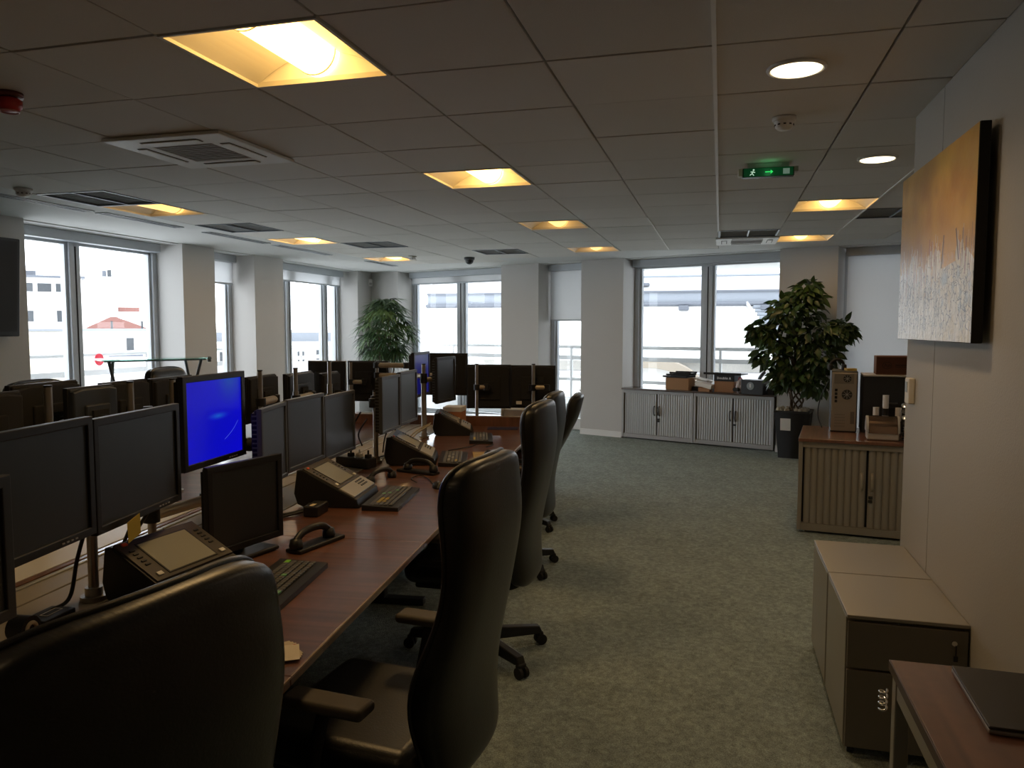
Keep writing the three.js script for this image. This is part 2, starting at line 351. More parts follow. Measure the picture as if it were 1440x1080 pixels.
building('white house with a tall chimney stack and red roof', 52, 43.2, (t) => {
  part(t, 'wall', bx(3.6, 15, 4, 1.1, -5.4, -2.2), facade[3]);
  part(t, 'chimney_stack', rb(1.0, 3.1, 0.9, 0.45, 3.2, -2.2, 0.03), facade[0]);
  part(t, 'chimney_pot', cy(0.12, 0.5, 0.55, 4.95, -2.2), dark); part(t, 'chimney_pot', cy(0.12, 0.45, 0.25, 4.9, -2.2), zinc);
  part(t, 'roof', prism([[-0.8, 1.6], [0.5, 2.25], [0.8, 2.25], [2.9, 1.4], [2.9, 1.25], [-0.8, 1.45]], 3.4).translate(0, 0, -1.6), tileRed);
  part(t, 'roof_ridge', bx(1.3, 0.28, 1, 1.5, 2.75, -2.4), tileRed);
});
building('long low cream house with two narrow windows', 44, 43.5, (t) => {
  part(t, 'wall', bx(9, 14, 4, 0.6, -5.55, -2), facade[0]);
  part(t, 'side_wall', bx(2.4, 14.3, 2, -2.4, -6, 0.6), facade[1]);
  part(t, 'parapet', bx(9.2, 0.12, 4.2, 0.6, 1.5, -2), zincPale);
  for (const [x, w] of [[1.5, 0.36], [2.9, 0.36]]) win(t, x, 0.72, w, 0.75, 0.02);
  for (const x of [0.7, 2.1]) part(t, 'flue', cy(0.05, 0.4, x, 1.75, -0.4), dark);
  part(t, 'balcony_strip', bx(2.2, 0.1, 0.4, 1.6, 0.2, 0.2), zinc);
});
building('pale terraced roofs with scattered chimneys', 70, 31, (t) => {
  part(t, 'wall', bx(22, 16, 6, 0, -7.6, -3), facade[2]);
  for (let i = 0; i < 12; i++) win(t, -9 + i * 1.6, -0.9 + (i % 2) * 0.12, 0.6, 0.9, 0.02);
  for (let i = 0; i < 7; i++) part(t, 'chimney', rb(0.7, rr(0.6, 1.5), 0.7, -9 + i * 2.9, 0.8, -2, 0.03), facade[i % 3]);
  part(t, 'roof', prism([[-11, 0.4], [-10, 1.2], [10, 1.2], [11, 0.4]], 3).translate(0, 0, -3), zincPale);
});
building('distant pale roofs with small chimney pots', 85, 18.5, (t) => {
  part(t, 'wall', bx(26, 18, 6, 0, -9.2, -3), facade[0]);
  part(t, 'roof', prism([[-13, -0.2], [-12, 1.0], [12, 1.0], [13, -0.2]], 4).translate(0, 0, -3), zincPale);
  for (let i = 0; i < 14; i++) win(t, -12 + i * 1.8, -1.4, 0.7, 1.1, 0.02);
  part(t, 'roof_box', bx(5.5, 1.0, 2, -1.5, 1.3, -2.5), dark);
  for (let i = 0; i < 4; i++) part(t, 'chimney_pot', cy(0.14, 0.8, -3.4 + i * 1.2, 2.1, -2.5), dark);
  for (let i = 0; i < 5; i++) part(t, 'chimney', rb(0.8, rr(0.8, 1.6), 0.8, -10 + i * 4.6, 1.2, -2, 0.03), facade[i % 4]);
});
building('stone mansion with a grey zinc mansard roof and curved pediment', 21, -0.5, (t) => {
  part(t, 'wall', metreUV(bx(11.6, 14, 5, -3.2, -6.3, -3)), std(1, 1, 1, 0.9, 0, { map: stoneMap }));
  part(t, 'cornice', rb(11.8, 0.18, 0.5, -3.2, 0.78, -0.35, 0.05), facade[3]);
  part(t, 'ledge', rb(11.8, 0.12, 0.7, -3.2, 0.35, -0.3, 0.04), facade[2]);
  part(t, 'lower_roof', prism([[0, 0], [0.12, 0], [-0.8, 1.42], [-0.92, 1.42]], 11.6).rotateY(-Math.PI / 2).translate(-3.2, 0.85, -0.55), facade[3]);
  part(t, 'gutter', bar([-9, 2.27, -1.3], [2.6, 2.27, -1.3], 0.06), zinc);
  part(t, 'slate_band', bx(11.6, 0.3, 0.1, -3.2, 2.47, -1.45), zincPale);
  part(t, 'lead_strip', bx(11.6, 0.05, 0.16, -3.2, 2.63, -1.42), zinc);
  part(t, 'upper_roof', prism([[0, 0], [0.12, 0], [-0.5, 0.42], [-0.62, 0.42]], 11.6).rotateY(-Math.PI / 2).translate(-3.2, 2.65, -1.5), facade[2]);
  part(t, 'ridge', bar([-9, 3.1, -2.1], [2.6, 3.1, -2.1], 0.05), zincPale);
  for (let i = 0; i < 4; i++) part(t, 'roof_hook', rb(0.28, 0.14, 0.14, -5.6 + i * 2.2, 2.16, -1.2, 0.03), zinc);
  part(t, 'roof_vent', rb(0.4, 0.1, 0.2, -2.4, 2.85, -1.6, 0.03), zinc);
  for (let i = 0; i < 13; i++) part(t, 'roof_slate', rb(1.15, 0.09, 0.05, 1.9 - i * 0.055, 0.98 + i * 0.1, -0.5 - i * 0.0634, 0.01), zincPale);   // slate hip
  part(t, 'hip_rib', bar([1.25, 0.9, -0.4], [0.5, 2.3, -1.3], 0.05), facade[2]);
  part(t, 'hip_rib', bar([2.5, 0.9, -0.4], [1.85, 2.3, -1.3], 0.05), facade[2]);
  const arc = []; for (let i = 0; i <= 24; i++) { const a = Math.PI * i / 24; arc.push([-2.0 + 1.55 * Math.cos(a), -0.25 + 1.05 * Math.sin(a)]); }
  for (let i = 24; i >= 0; i--) { const a = Math.PI * i / 24; arc.push([-2.0 + 1.3 * Math.cos(a), -0.25 + 0.82 * Math.sin(a)]); }
  part(t, 'pediment_arch', prism(arc, 0.4, 0.02).translate(0, 0, 0.5), std(0.22, 0.19, 0.15, 0.9));
  part(t, 'pediment_face', prism(arc.slice(25).map(([x, y]) => [x, y]), 0.2).translate(0, 0, 0.35), facade[0]);
  part(t, 'scroll', new THREE.TorusGeometry(0.42, 0.14, 10, 28, Math.PI * 1.3).rotateZ(2.6).translate(-3.35, -0.35, 0.6), std(0.25, 0.24, 0.22, 0.9));
  part(t, 'pier_block', rb(0.9, 2.2, 0.5, -3.9, -1.4, 0.4, 0.04), std(0.24, 0.25, 0.25, 0.9));
  part(t, 'garland', tube([[-2.9, 0.1, 0.8], [-2.4, -0.15, 0.9], [-1.9, 0.05, 0.85], [-1.4, -0.15, 0.9], [-1.0, 0.1, 0.8]], 0.13, 30, 8), facade[0]);
});
building('pale attic building with sloping glazing bars beyond the blind', 15, -10.2, (t) => {
  part(t, 'wall', bx(4.2, 14, 3, 1.2, -5.4, -2), facade[2]);
  part(t, 'roof', prism([[0, 0], [0.15, 0], [-1.1, 2.2], [-1.25, 2.2]], 4.2).rotateY(-Math.PI / 2).translate(1.2, 1.6, -0.6), facade[2]);
  for (const x of [-0.5, 0.7]) part(t, 'glazing_bar', bar([x, 0.8, -0.38], [x + 0.35, 3.6, -1.4], 0.07), facade[3]);
  part(t, 'ridge', bx(4.2, 0.12, 0.2, 1.2, 3.85, -1.8), zinc);
});

// ---------------------------------------------------------------- ceiling fittings
const trayMat = std(0.78, 0.77, 0.75, 0.4), frameMat = std(0.62, 0.6, 0.56, 0.5);
const lightNames = ['square recessed ceiling light glowing brightest above the foreground desk', 'square recessed ceiling light over the middle of the trading desk', 'dim square ceiling light above the far chairs', 'dim square ceiling light in front of the narrow rear window', 'square ceiling light in front of the narrow side window', 'square ceiling light next to the bamboo palm', 'dim square ceiling light beside the side window grille', 'square ceiling light ahead of the hanging painting', 'square ceiling light beside the far air conditioner', 'square recessed ceiling light over the foreground chair'];
function recessedLight(x, z, level, label) {
  const t = thing('recessed_light', label, 'ceiling light', [x, CEIL, z], 0, 'square recessed ceiling lights');
  const w = 0.605, h = 0.59;
  part(t, 'frame', merge([bx(0.012, 0.02, h, -w / 2 + 0.006, 0.006, 0), bx(0.012, 0.02, h, w / 2 - 0.006, 0.006, 0), bx(w - 0.024, 0.02, 0.012, 0, 0.006, h / 2 - 0.006), bx(w - 0.024, 0.02, 0.012, 0, 0.006, -h / 2 + 0.006)]), frameMat);
  part(t, 'housing', merge([bx(w, 0.01, h, 0, 0.125, 0), bx(w, 0.12, 0.008, 0, 0.07, h / 2), bx(w, 0.12, 0.008, 0, 0.07, -h / 2)]), trayMat);
  for (const s of [-1, 1]) {   // curved side trays
    const pts = []; for (let i = 0; i <= 8; i++) { const k = i / 8; pts.push([s * (0.292 - 0.2 * k), 0.008 + 0.095 * k + 0.012 * Math.sin(Math.PI * k)]); }
    const back = pts.slice().reverse().map(([px, py]) => [px, py + 0.008]);
    part(t, 'side_tray', prism(s < 0 ? [...pts, ...back] : [...back, ...pts], h - 0.02), trayMat);
  }
  const pts = []; for (let i = 0; i <= 14; i++) { const a = Math.PI * i / 14; pts.push([0.09 * Math.cos(a), 0.1 - 0.09 * Math.sin(a)]); }
  const e = Math.max(0.16, level);
  const glow = new THREE.MeshStandardMaterial({ color: 0x998866, roughness: 0.6, emissive: new THREE.Color().setRGB(1.0, 0.56, 0.15), emissiveIntensity: 9 * e });
  const basket = part(t, 'lamp_basket', prism(pts, h - 0.04), glow);
  for (const q of [-1, 1]) part(basket, 'basket_rim', new THREE.TorusGeometry(0.091, 0.004, 6, 16, Math.PI).rotateX(Math.PI).translate(0, 0.1, q * (h / 2 - 0.06)), trayMat);
  const L = new THREE.RectAreaLight(WARM, 7 * level * LAMP_GAIN, 0.42, 0.52);
  L.position.set(x, CEIL - 0.004, z); L.rotation.x = -Math.PI / 2; L.name = 'recessed_lamp_light'; scene.add(L);
}
lightCells.forEach(([c, j, level], i) => recessedLight((gx[c] + gx[c + 1]) / 2, gz(j + 0.5), level, lightNames[i]));
recessedLight((gx[5] + gx[6]) / 2, gz(-4.5), 0.35, lightNames[9]);

function downlight(x, z, label) {
  const t = thing('downlight', label, 'downlight', [x, CEIL, z], 0, 'round downlights');
  part(t, 'trim_ring', new THREE.TorusGeometry(0.102, 0.009, 8, 40).rotateX(Math.PI / 2).translate(0, -0.004, 0), M.white);
  part(t, 'light_disc', lathe([[0.098, 0], [0.09, -0.012], [0.06, -0.018], [0, -0.02]], 40), new THREE.MeshStandardMaterial({ color: 0xffffff, emissive: new THREE.Color().setRGB(1, 0.8, 0.5), emissiveIntensity: 3.2 }));
  const L = new THREE.SpotLight(WARM_SOFT, 2.0 * LAMP_GAIN, 0, 1.25, 0.9, 2); L.position.set(x, CEIL - 0.03, z); L.target.position.set(x, 0, z);
  L.castShadow = true; L.shadow.radius = 3; L.name = 'downlight_light'; scene.add(L, L.target);
}
downlight(0.264, -3.22, 'bright round downlight ahead of the dome smoke detector');
downlight(0.876, -5.02, 'bright round downlight past the end of the partition');

const ventMat = std(0.46, 0.46, 0.45, 0.6);
function ventPanel(c, j, label) {
  const x = (gx[c] + gx[c + 1]) / 2, z = gz(j + 0.5), t = thing('ceiling_vent', label, 'ceiling vent', [x, CEIL, z], 0, 'square ceiling grilles');
  const w = 0.6;
  part(t, 'frame', merge([bx(0.018, 0.016, w, -0.295, 0.004, 0), bx(0.018, 0.016, w, 0.295, 0.004, 0), bx(0.57, 0.016, 0.018, 0, 0.004, 0.291), bx(0.57, 0.016, 0.018, 0, 0.004, -0.291), bx(0.014, 0.014, 0.57, 0, 0.004, 0)]), M.steel);
  part(t, 'backing', bx(0.58, 0.006, 0.58, 0, 0.016, 0), std(0.4, 0.4, 0.39, 0.7));
  const blade = bx(0.268, 0.002, 0.026).rotateX(0.18);
  for (let i = 0; i < 13; i++) for (const s of [-1, 1]) part(t, 'louvre', blade, ventMat, [s * 0.142, 0.008, -0.26 + i * 0.0433]);
}
['grey louvred ceiling grille above the wall television', 'grey louvred ceiling grille above the wide side window', 'grey louvred ceiling grille between palm and side lights', 'grey louvred ceiling grille near the dome camera', 'grey louvred ceiling grille behind the painting end', 'grey louvred ceiling grille touching the far air conditioner'].forEach((l, i) => ventPanel(...ventCells[i], l));

function cassette(x, z, w, label) {
  const t = thing('air_conditioner', label, 'air conditioner', [x, CEIL, z]), f = w / 0.7;
  const ring = new THREE.Shape([[-w / 2, -w / 2], [w / 2, -w / 2], [w / 2, w / 2], [-w / 2, w / 2]].map((p) => new THREE.Vector2(...p)));
  const q = 0.19 * f; ring.holes.push(new THREE.Path([[-q, -q], [q, -q], [q, q], [-q, q]].map((p) => new THREE.Vector2(...p))));
  part(t, 'fascia', new THREE.ExtrudeGeometry(ring, { depth: 0.006, bevelEnabled: true, bevelSize: 0.008, bevelThickness: 0.007, bevelSegments: 2 }).rotateX(Math.PI / 2).translate(0, -0.008, 0), M.white);
  const grille = part(t, 'intake_grille', rb(2 * q - 0.004, 0.012, 2 * q - 0.004, 0, -0.012, 0, 0.003), std(0.3, 0.28, 0.26, 0.7));
  for (let i = 0; i < 9; i++) part(grille, 'grille_bar', bx(2 * q - 0.03, 0.004, 0.008, 0, -0.019, -q + 0.035 + i * (2 * q - 0.07) / 8), std(0.42, 0.4, 0.38, 0.6));
  for (let k = 0; k < 4; k++) {
    const flap = part(t, 'air_flap', rb(0.34 * f, 0.008, 0.05, 0, -0.0235, -0.262 * f, 0.003), M.white, null, [0, k * Math.PI / 2, 0]);
    part(flap, 'flap_gap', bx(0.35 * f, 0.002, 0.062, 0, -0.0215, -0.262 * f), M.slot);
  }
}
cassette(-2.82, -3.79, 0.7, 'white ceiling air conditioner cassette ahead of the brightest ceiling light');
cassette(0.27, -9.25, 0.66, 'white ceiling air conditioner cassette near the rear cabinets');

function detector(x, z, label, big = 1, group = 'smoke detectors') {
  const t = thing('smoke_detector', label, 'smoke detector', [x, CEIL, z], 0, group);
  part(t, 'base_ring', lathe([[0, 0], [0.055 * big, 0], [0.055 * big, -0.014], [0.05 * big, -0.022], [0, -0.022]].map(([a, b]) => [a, b])), M.white);
  part(t, 'sensor_head', lathe([[0.046 * big, -0.02], [0.042 * big, -0.045], [0.03 * big, -0.058], [0, -0.06]]), M.white);
  for (let i = 0; i < 10; i++) part(t, 'air_slot', bx(0.012, 0.006, 0.004, 0, -0.038, 0.043 * big), M.slot, null, [0, i * Math.PI / 5, 0]);
}
detector(0.275, -3.95, 'white dome smoke detector between downlight and exit sign');
detector(-4.86, -4.5, 'flat white smoke detector above the wall television', 1.05);
detector(-4.17, -10.08, 'small white smoke detector near the bamboo palm', 1.1);
{ const t = thing('fire_alarm', 'red fire alarm sounder hanging from the ceiling', 'fire alarm', [-2.95, CEIL, -2.68]);
  part(t, 'base', lathe([[0, 0], [0.055, 0], [0.055, -0.02], [0, -0.02]]), std(0.16, 0.05, 0.05, 0.5));
  part(t, 'sounder', lathe([[0.03, -0.02], [0.05, -0.03], [0.05, -0.058], [0.036, -0.078], [0, -0.08]]), M.red);
  part(t, 'lens_ring', new THREE.TorusGeometry(0.036, 0.004, 8, 28).rotateX(Math.PI / 2).translate(0, -0.078, 0), std(0.5, 0.2, 0.2, 0.3)); }
{ const t = thing('dome_camera', 'small black dome security camera near the rear window', 'camera', [-3.47, CEIL, -10.5]);
  part(t, 'mount', lathe([[0, 0], [0.075, 0], [0.075, -0.03], [0.065, -0.04], [0, -0.04]]), M.greyPlastic);
  part(t, 'dome', new THREE.SphereGeometry(0.06, 24, 12, 0, Math.PI * 2, Math.PI / 2, Math.PI / 2).translate(0, -0.04, 0), M.blackPlastic); }
{ const t = thing('exit_sign', 'green illuminated emergency exit sign box under the ceiling', 'exit sign', [0.262, CEIL - 0.058, -5.0]);
  part(t, 'box', rb(0.3, 0.055, 0.06, 0, 0.0, 0, 0.006), std(0.02, 0.03, 0.025, 0.4));
  part(t, 'end_cap', rb(0.025, 0.045, 0.062, -0.162, 0.004, 0, 0.004), M.white); part(t, 'end_cap', rb(0.025, 0.03, 0.062, 0.16, 0.012, 0, 0.004), M.silverPlastic);
  part(t, 'bracket', bx(0.24, 0.03, 0.03, 0, 0.042, 0), M.silverPlastic);
  const tex = canvasTex(256, 48, (c, w, h) => { c.fillStyle = '#05351a'; c.fillRect(0, 0, w, h); c.fillStyle = '#d8f0dc';
    c.beginPath(); c.arc(52, 10, 5, 0, 7); c.fill(); c.lineWidth = 5; c.strokeStyle = '#d8f0dc'; c.beginPath(); c.moveTo(50, 16); c.lineTo(44, 30); c.lineTo(32, 40); c.moveTo(44, 30); c.lineTo(54, 42); c.moveTo(36, 20); c.lineTo(60, 24); c.stroke();
    c.strokeStyle = '#35e070'; c.beginPath(); c.moveTo(112, 24); c.lineTo(150, 24); c.moveTo(140, 15); c.lineTo(150, 24); c.lineTo(140, 33); c.stroke(); c.fillStyle = '#6b8072'; c.fillRect(204, 8, 34, 32); });
  part(t, 'sign_face', new THREE.PlaneGeometry(0.285, 0.05).translate(0, 0, 0.0315), new THREE.MeshStandardMaterial({ map: tex, emissiveMap: tex, emissive: 0xffffff, emissiveIntensity: 0.55, roughness: 0.4 }));
  const L = new THREE.PointLight(new THREE.Color().setRGB(0.2, 1, 0.4), 0.003, 3, 2); L.position.set(0.262, CEIL - 0.06, -4.93); L.castShadow = true; scene.add(L); }
{ const p = bwPoint(-4.42, 0.06), t = thing('motion_sensor', 'small white motion sensor high in the corner above the palm', 'sensor', [p[0], 2.42, p[1]], 0.5);
  part(t, 'case', rb(0.07, 0.13, 0.05, 0, 0, 0, 0.01), M.white); part(t, 'lens', rb(0.05, 0.04, 0.02, 0, -0.02, 0.02, 0.008), M.silverPlastic); part(t, 'bracket', bx(0.03, 0.05, 0.08, 0, 0.03, -0.05), M.greyPlastic); }

// ---------------------------------------------------------------- trading desk
const E0 = [-1.0, -1.528], TV = [-0.10347, -0.99463], MV = [-0.99463, 0.10347];
const B = (a, b, y = 0) => [E0[0] + TV[0] * a + MV[0] * b, y, E0[1] + TV[1] * a + MV[1] * b];
const ALONG = Math.atan2(-MV[0], -MV[1]);          // turn that makes local +z face the near seats
const DESK = 0.74;
// local frame of the desk things: +z towards the near seats, +x down the room, so a = x and b = -z
{
  const cuts = [-1.1, 0.11, 1.32, 2.53, 3.74, 4.955];
  const near = ['wooden desk section under the foreground chair', 'wooden desk section carrying the large screen phone and loose papers', 'wooden desk section carrying the triple monitors', 'wooden desk section carrying the tan note pad', 'wooden desk section ending at the raised end board'];
  const far = ['far side desk section nearest the camera end', 'far side desk section with the four dark monitor backs', 'far side desk section behind the blue monitor', 'far side desk section behind the triple monitors', 'far side desk section beside the end board'];
  for (let i = 0; i < 5; i++) for (const side of [0, 1]) {
    const L = cuts[i + 1] - cuts[i], am = (cuts[i] + cuts[i + 1]) / 2, b0 = side ? 1.2 : 0, b1 = side ? 2.0 : 0.8;
    const t = thing('desk', (side ? far : near)[i], 'desk', B(am, 0, 0), ALONG, side ? 'far desk sections' : 'near desk sections');
    part(t, 'desktop', metreUV(rb(L - 0.002, 0.028, b1 - b0, 0, DESK - 0.014, -(b0 + b1) / 2, 0.003), 1), M.wood);
    part(t, 'edge_band', rb(L - 0.002, 0.006, 0.004, 0, DESK - 0.004, side ? -b1 : -b0 + 0.001, 0.001), std(0.4, 0.27, 0.17, 0.35));
    const zb = side ? -1.84 : i === 0 ? -0.42 : -0.136;
    const beam = part(t, 'steel_beam', rb(L - 0.01, 0.1, 0.03, 0, DESK - 0.085, zb, 0.004), M.steel);
    if (!side) { for (let k = 0; k < 24; k++) part(beam, 'punched_slot', bx(0.008, 0.022, 0.002, -L / 2 + 0.05 + k * (L - 0.1) / 23, DESK - 0.085, zb + 0.0155), M.slot); }
    for (const s of i === 0 ? [1, -1] : [-1]) {   // leg frames at the joints
      const lx = s * (L / 2 - (i === 0 && s < 0 ? 0.0 : 0.06));
      if (!side) part(t, 'leg', merge([rb(0.06, DESK - 0.03, 0.06, lx, (DESK - 0.03) / 2, -0.62, 0.006), rb(0.06, 0.04, 0.4, lx, 0.02, -0.56, 0.006), rb(0.05, 0.05, 0.6, lx, DESK - 0.055, -0.47, 0.006)]), M.darkSteel);
      else part(t, 'leg', merge([rb(0.06, DESK - 0.03, 0.06, lx, (DESK - 0.03) / 2, -1.6, 0.006), rb(0.06, 0.04, 0.4, lx, 0.02, -1.55, 0.006)]), M.darkSteel);
    }
    if (!side) part(t, 'modesty_panel', bx(L - 0.1, 0.42, 0.016, 0, 0.47, -0.78), M.darkSteel);
  }
  // cable channel cover between the two sides, in lids
  for (let i = 0; i < 5; i++) {
    const L = cuts[i + 1] - cuts[i], am = (cuts[i] + cuts[i + 1]) / 2;
    const t = thing('cable_channel', ['beige metal cable channel behind the foreground desk section', 'beige metal cable channel behind the large screen phone', 'beige metal cable channel below the triple monitors', 'beige metal cable channel below the paired grey monitors', 'beige metal cable channel next to the end board'][i], 'cable channel', B(am, 0, 0), ALONG, 'cable channels');
    part(t, 'lid', rb(L - 0.006, 0.012, 0.23, 0, DESK - 0.004, -0.918, 0.002), M.flap);
    part(t, 'rear_lid', rb(L - 0.006, 0.018, 0.105, 0, DESK - 0.004, -1.09, 0.003), M.flap);
    part(t, 'tray', bx(L - 0.006, 0.012, 0.38, 0, DESK - 0.05, -1.0), M.darkSteel);
    part(t, 'edge_rail', rb(L - 0.006, 0.016, 0.018, 0, DESK + 0.002, -1.155, 0.003), std(0.6, 0.6, 0.58, 0.3, 0.6));
    part(t, 'support', rb(0.08, DESK - 0.06, 0.2, 0, (DESK - 0.06) / 2, -1.0, 0.005), M.darkSteel);
  }
  const t = thing('end_board', 'raised wooden board closing the end of the trading desk', 'desk board', B(4.985, 0, 0), ALONG);
  part(t, 'board', metreUV(rb(0.028, 0.82, 2.36, 0, 0.41, -1.17, 0.004)), M.wood);
  part(t, 'top_edge', rb(0.032, 0.008, 2.36, 0, 0.822, -1.17, 0.002), std(0.3, 0.24, 0.2, 0.3));
  const e = thing('end_desk', 'wooden desk across the end of the trading desk behind the raised board', 'desk', B(5.0, 0, 0), ALONG);
  part(e, 'desktop', metreUV(rb(0.85, 0.028, 2.36, 0.445, DESK - 0.014, -1.17, 0.003)), M.wood);
  for (const z of [-0.1, -2.2]) part(e, 'leg', rb(0.7, DESK - 0.03, 0.03, 0.45, (DESK - 0.03) / 2, z, 0.004), M.woodEdge);
}

// ---------------------------------------------------------------- monitors
const blueTex = canvasTex(512, 410, (c, w, h) => {
  const g = c.createLinearGradient(0, 0, w, h); g.addColorStop(0, '#1410a8'); g.addColorStop(0.55, '#0a0cb4'); g.addColorStop(1, '#0a08c2'); c.fillStyle = g; c.fillRect(0, 0, w, h);
  const r = c.createRadialGradient(w * 0.78, 0, 5, w * 0.78, 0, w * 0.3); r.addColorStop(0, 'rgba(20,70,150,.9)'); r.addColorStop(1, 'rgba(20,70,150,0)'); c.fillStyle = r; c.fillRect(0, 0, w, h);
  c.save(); c.translate(w * 0.55, h * 0.47); c.scale(1, 0.22); const q = c.createRadialGradient(0, 0, 4, 0, 0, w * 0.22); q.addColorStop(0, 'rgba(24,96,190,.95)'); q.addColorStop(1, 'rgba(24,60,190,0)'); c.fillStyle = q; c.fillRect(-w, -w, 2 * w, 2 * w); c.restore();
  c.strokeStyle = 'rgba(120,150,255,.8)'; c.lineWidth = 2; c.beginPath(); c.moveTo(w * 0.66, h * 0.79); c.quadraticCurveTo(w * 0.84, h * 0.7, w * 0.92, h * 0.58); c.stroke();
});
const blueScreen = new THREE.MeshStandardMaterial({ color: 0x050510, roughness: 0.3, emissive: 0xffffff, emissiveMap: blueTex, emissiveIntensity: 0.9 });
const dimBlueScreen = new THREE.MeshPhysicalMaterial({ color: 0x050512, roughness: 0.3, emissive: 0xffffff, emissiveMap: blueTex, emissiveIntensity: 0.16 });
const casing = new Map();
function casingGeo(w, h, bz) {
  const k = `${w},${h},${bz}`;
  if (!casing.has(k)) {
    const s = new THREE.Shape([[-w / 2, -h / 2], [w / 2, -h / 2], [w / 2, h / 2], [-w / 2, h / 2]].map((p) => new THREE.Vector2(...p)));
    const iw = w / 2 - bz, ih = h / 2 - bz;
    s.holes.push(new THREE.Path([[-iw, -ih], [iw, -ih], [iw, ih], [-iw, ih]].map((p) => new THREE.Vector2(...p))));
    const bezel = new THREE.ExtrudeGeometry(s, { depth: 0.018, bevelEnabled: true, bevelSize: 0.0025, bevelThickness: 0.0025, bevelSegments: 2 }).translate(0, 0, -0.02);
    const back = merge([rb(w - 0.006, h - 0.006, 0.016, 0, 0, -0.026, 0.005), prism([[-w * 0.46, -h * 0.45], [w * 0.46, -h * 0.45], [w * 0.46, h * 0.43], [w * 0.3, h * 0.46], [-w * 0.3, h * 0.46], [-w * 0.46, h * 0.43]], 0.012, 0.008).translate(0, 0, -0.036), rb(w * 0.55, h * 0.55, 0.02, 0, -h * 0.03, -0.052, 0.008)]);
    casing.set(k, [bezel, back, new THREE.PlaneGeometry(2 * iw, 2 * ih).translate(0, 0, -0.006), bx(2 * iw, 2 * ih, 0.008, 0, 0, -0.012)]);
  }
  return casing.get(k);
}
function monitor(label, pos, turn, w, h, { bezel = M.blackPlastic, shell = M.blackMatt, screen = M.screen, bz = 0.018, vents = false, mount = 0.05, tilt = 0, group, led = false } = {}) {
  const t = thing('monitor', label, 'monitor', pos, turn, group), [g1, g2, g3, g4] = casingGeo(w, h, bz);
  t.rotation.order = 'YXZ'; t.rotation.x = tilt;
  part(t, 'bezel', g1, bezel); const bk = part(t, 'back_shell', g2, shell);
  part(t, 'panel', g4, M.blackMatt); part(t, 'screen', g3, screen);
  if (mount > 0) part(bk, 'mount_plate', merge([rb(0.1, 0.1, 0.012, 0, 0, -0.068, 0.002), cy(0.028, mount, 0, 0, 0).rotateX(Math.PI / 2).translate(0, 0, -0.07 - mount / 2)]), M.blackMatt);
  if (vents) for (let i = 0; i < 16; i++) part(bk, 'vent_rib', bx(0.003, 0.006, 0.026, -w / 2 + 0.0005, -h * 0.42 + i * h * 0.84 / 15, -0.03), M.greyPlastic);
  if (led) part(t, 'button_row', merge([0, 1, 2, 3].map((i) => bx(0.01, 0.004, 0.003, w * 0.2 + i * 0.018, -h / 2 + 0.008, 0.001))), M.silverPlastic);
  return t;
}
// on the near row: centre a,b; y0..y1; extra turn
function nearMonitor(label, a0, b0, a1, b1, ylo, yhi, opt = {}) {
  const L = Math.hypot(a1 - a0, b1 - b0), am = (a0 + a1) / 2, bm = (b0 + b1) / 2, yaw = Math.atan2(b1 - b0, a1 - a0);
  const p = B(am, bm, (ylo + yhi) / 2);
  return monitor(label, p, ALONG + yaw, L - 0.004, yhi - ylo, opt);
}
const nearG = 'monitors on the near side of the trading desk';
nearMonitor('large black monitor at the end of the desk beside the foreground chair', -0.56, 0.55, -0.09, 0.576, 0.934, 1.263, { bezel: M.bezelGrey, bz: 0.022, led: true, group: nearG });
nearMonitor('black wide monitor left of the one with a yellow note', -0.17, 0.635, 0.308, 0.672, 1.02, 1.35, { group: nearG, led: true });
nearMonitor('black wide monitor with a yellow sticky note on its lower edge', 0.312, 0.672, 0.78, 0.709, 1.01, 1.34, { group: nearG, led: true });
nearMonitor('monitor showing a bright blue desktop', 1.03, 0.852, 1.482, 0.845, 1.05, 1.412, { screen: blueScreen, bz: 0.02, group: nearG, led: true });
const hazedScreen = phy(0.034, 0.038, 0.046, 0.36, 0, { clearcoat: 0.5, clearcoatRoughness: 0.4 });  // bluish haze of reflected windows put into the base colour of these screens
const gm = { screen: hazedScreen, bezel: M.greyPlastic, bz: 0.014, vents: true, group: nearG };
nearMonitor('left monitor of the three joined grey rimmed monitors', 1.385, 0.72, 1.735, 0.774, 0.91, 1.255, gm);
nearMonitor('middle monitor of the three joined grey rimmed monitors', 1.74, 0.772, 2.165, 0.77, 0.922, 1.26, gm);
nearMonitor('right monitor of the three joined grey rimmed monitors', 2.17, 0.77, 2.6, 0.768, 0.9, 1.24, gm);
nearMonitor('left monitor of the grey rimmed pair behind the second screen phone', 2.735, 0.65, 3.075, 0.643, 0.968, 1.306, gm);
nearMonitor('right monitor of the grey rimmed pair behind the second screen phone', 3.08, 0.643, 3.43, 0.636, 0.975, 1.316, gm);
nearMonitor('black monitor tilted over an orange box near the end board', 4.07, 0.665, 4.41, 0.6, 1.02, 1.37, { group: nearG, vents: true });
nearMonitor('monitor glowing dark blue beside the palm and rear window', 4.27, 0.905, 4.72, 0.9, 1.04, 1.40, { screen: dimBlueScreen, group: nearG });
{ // the small monitor standing on its own foot
  const t = nearMonitor('small black monitor standing on its own foot behind the keyboard', 0.858, 0.658, 1.205, 0.545, 0.778, 1.102, { mount: 0, bz: 0.02, group: nearG });
  part(t, 'stand_neck', rb(0.07, 0.16, 0.03, 0, -0.105, -0.07, 0.008), M.blackPlastic);
  part(t, 'stand_foot', rb(0.24, 0.016, 0.18, 0, -0.19, -0.05, 0.007), M.blackPlastic);
}
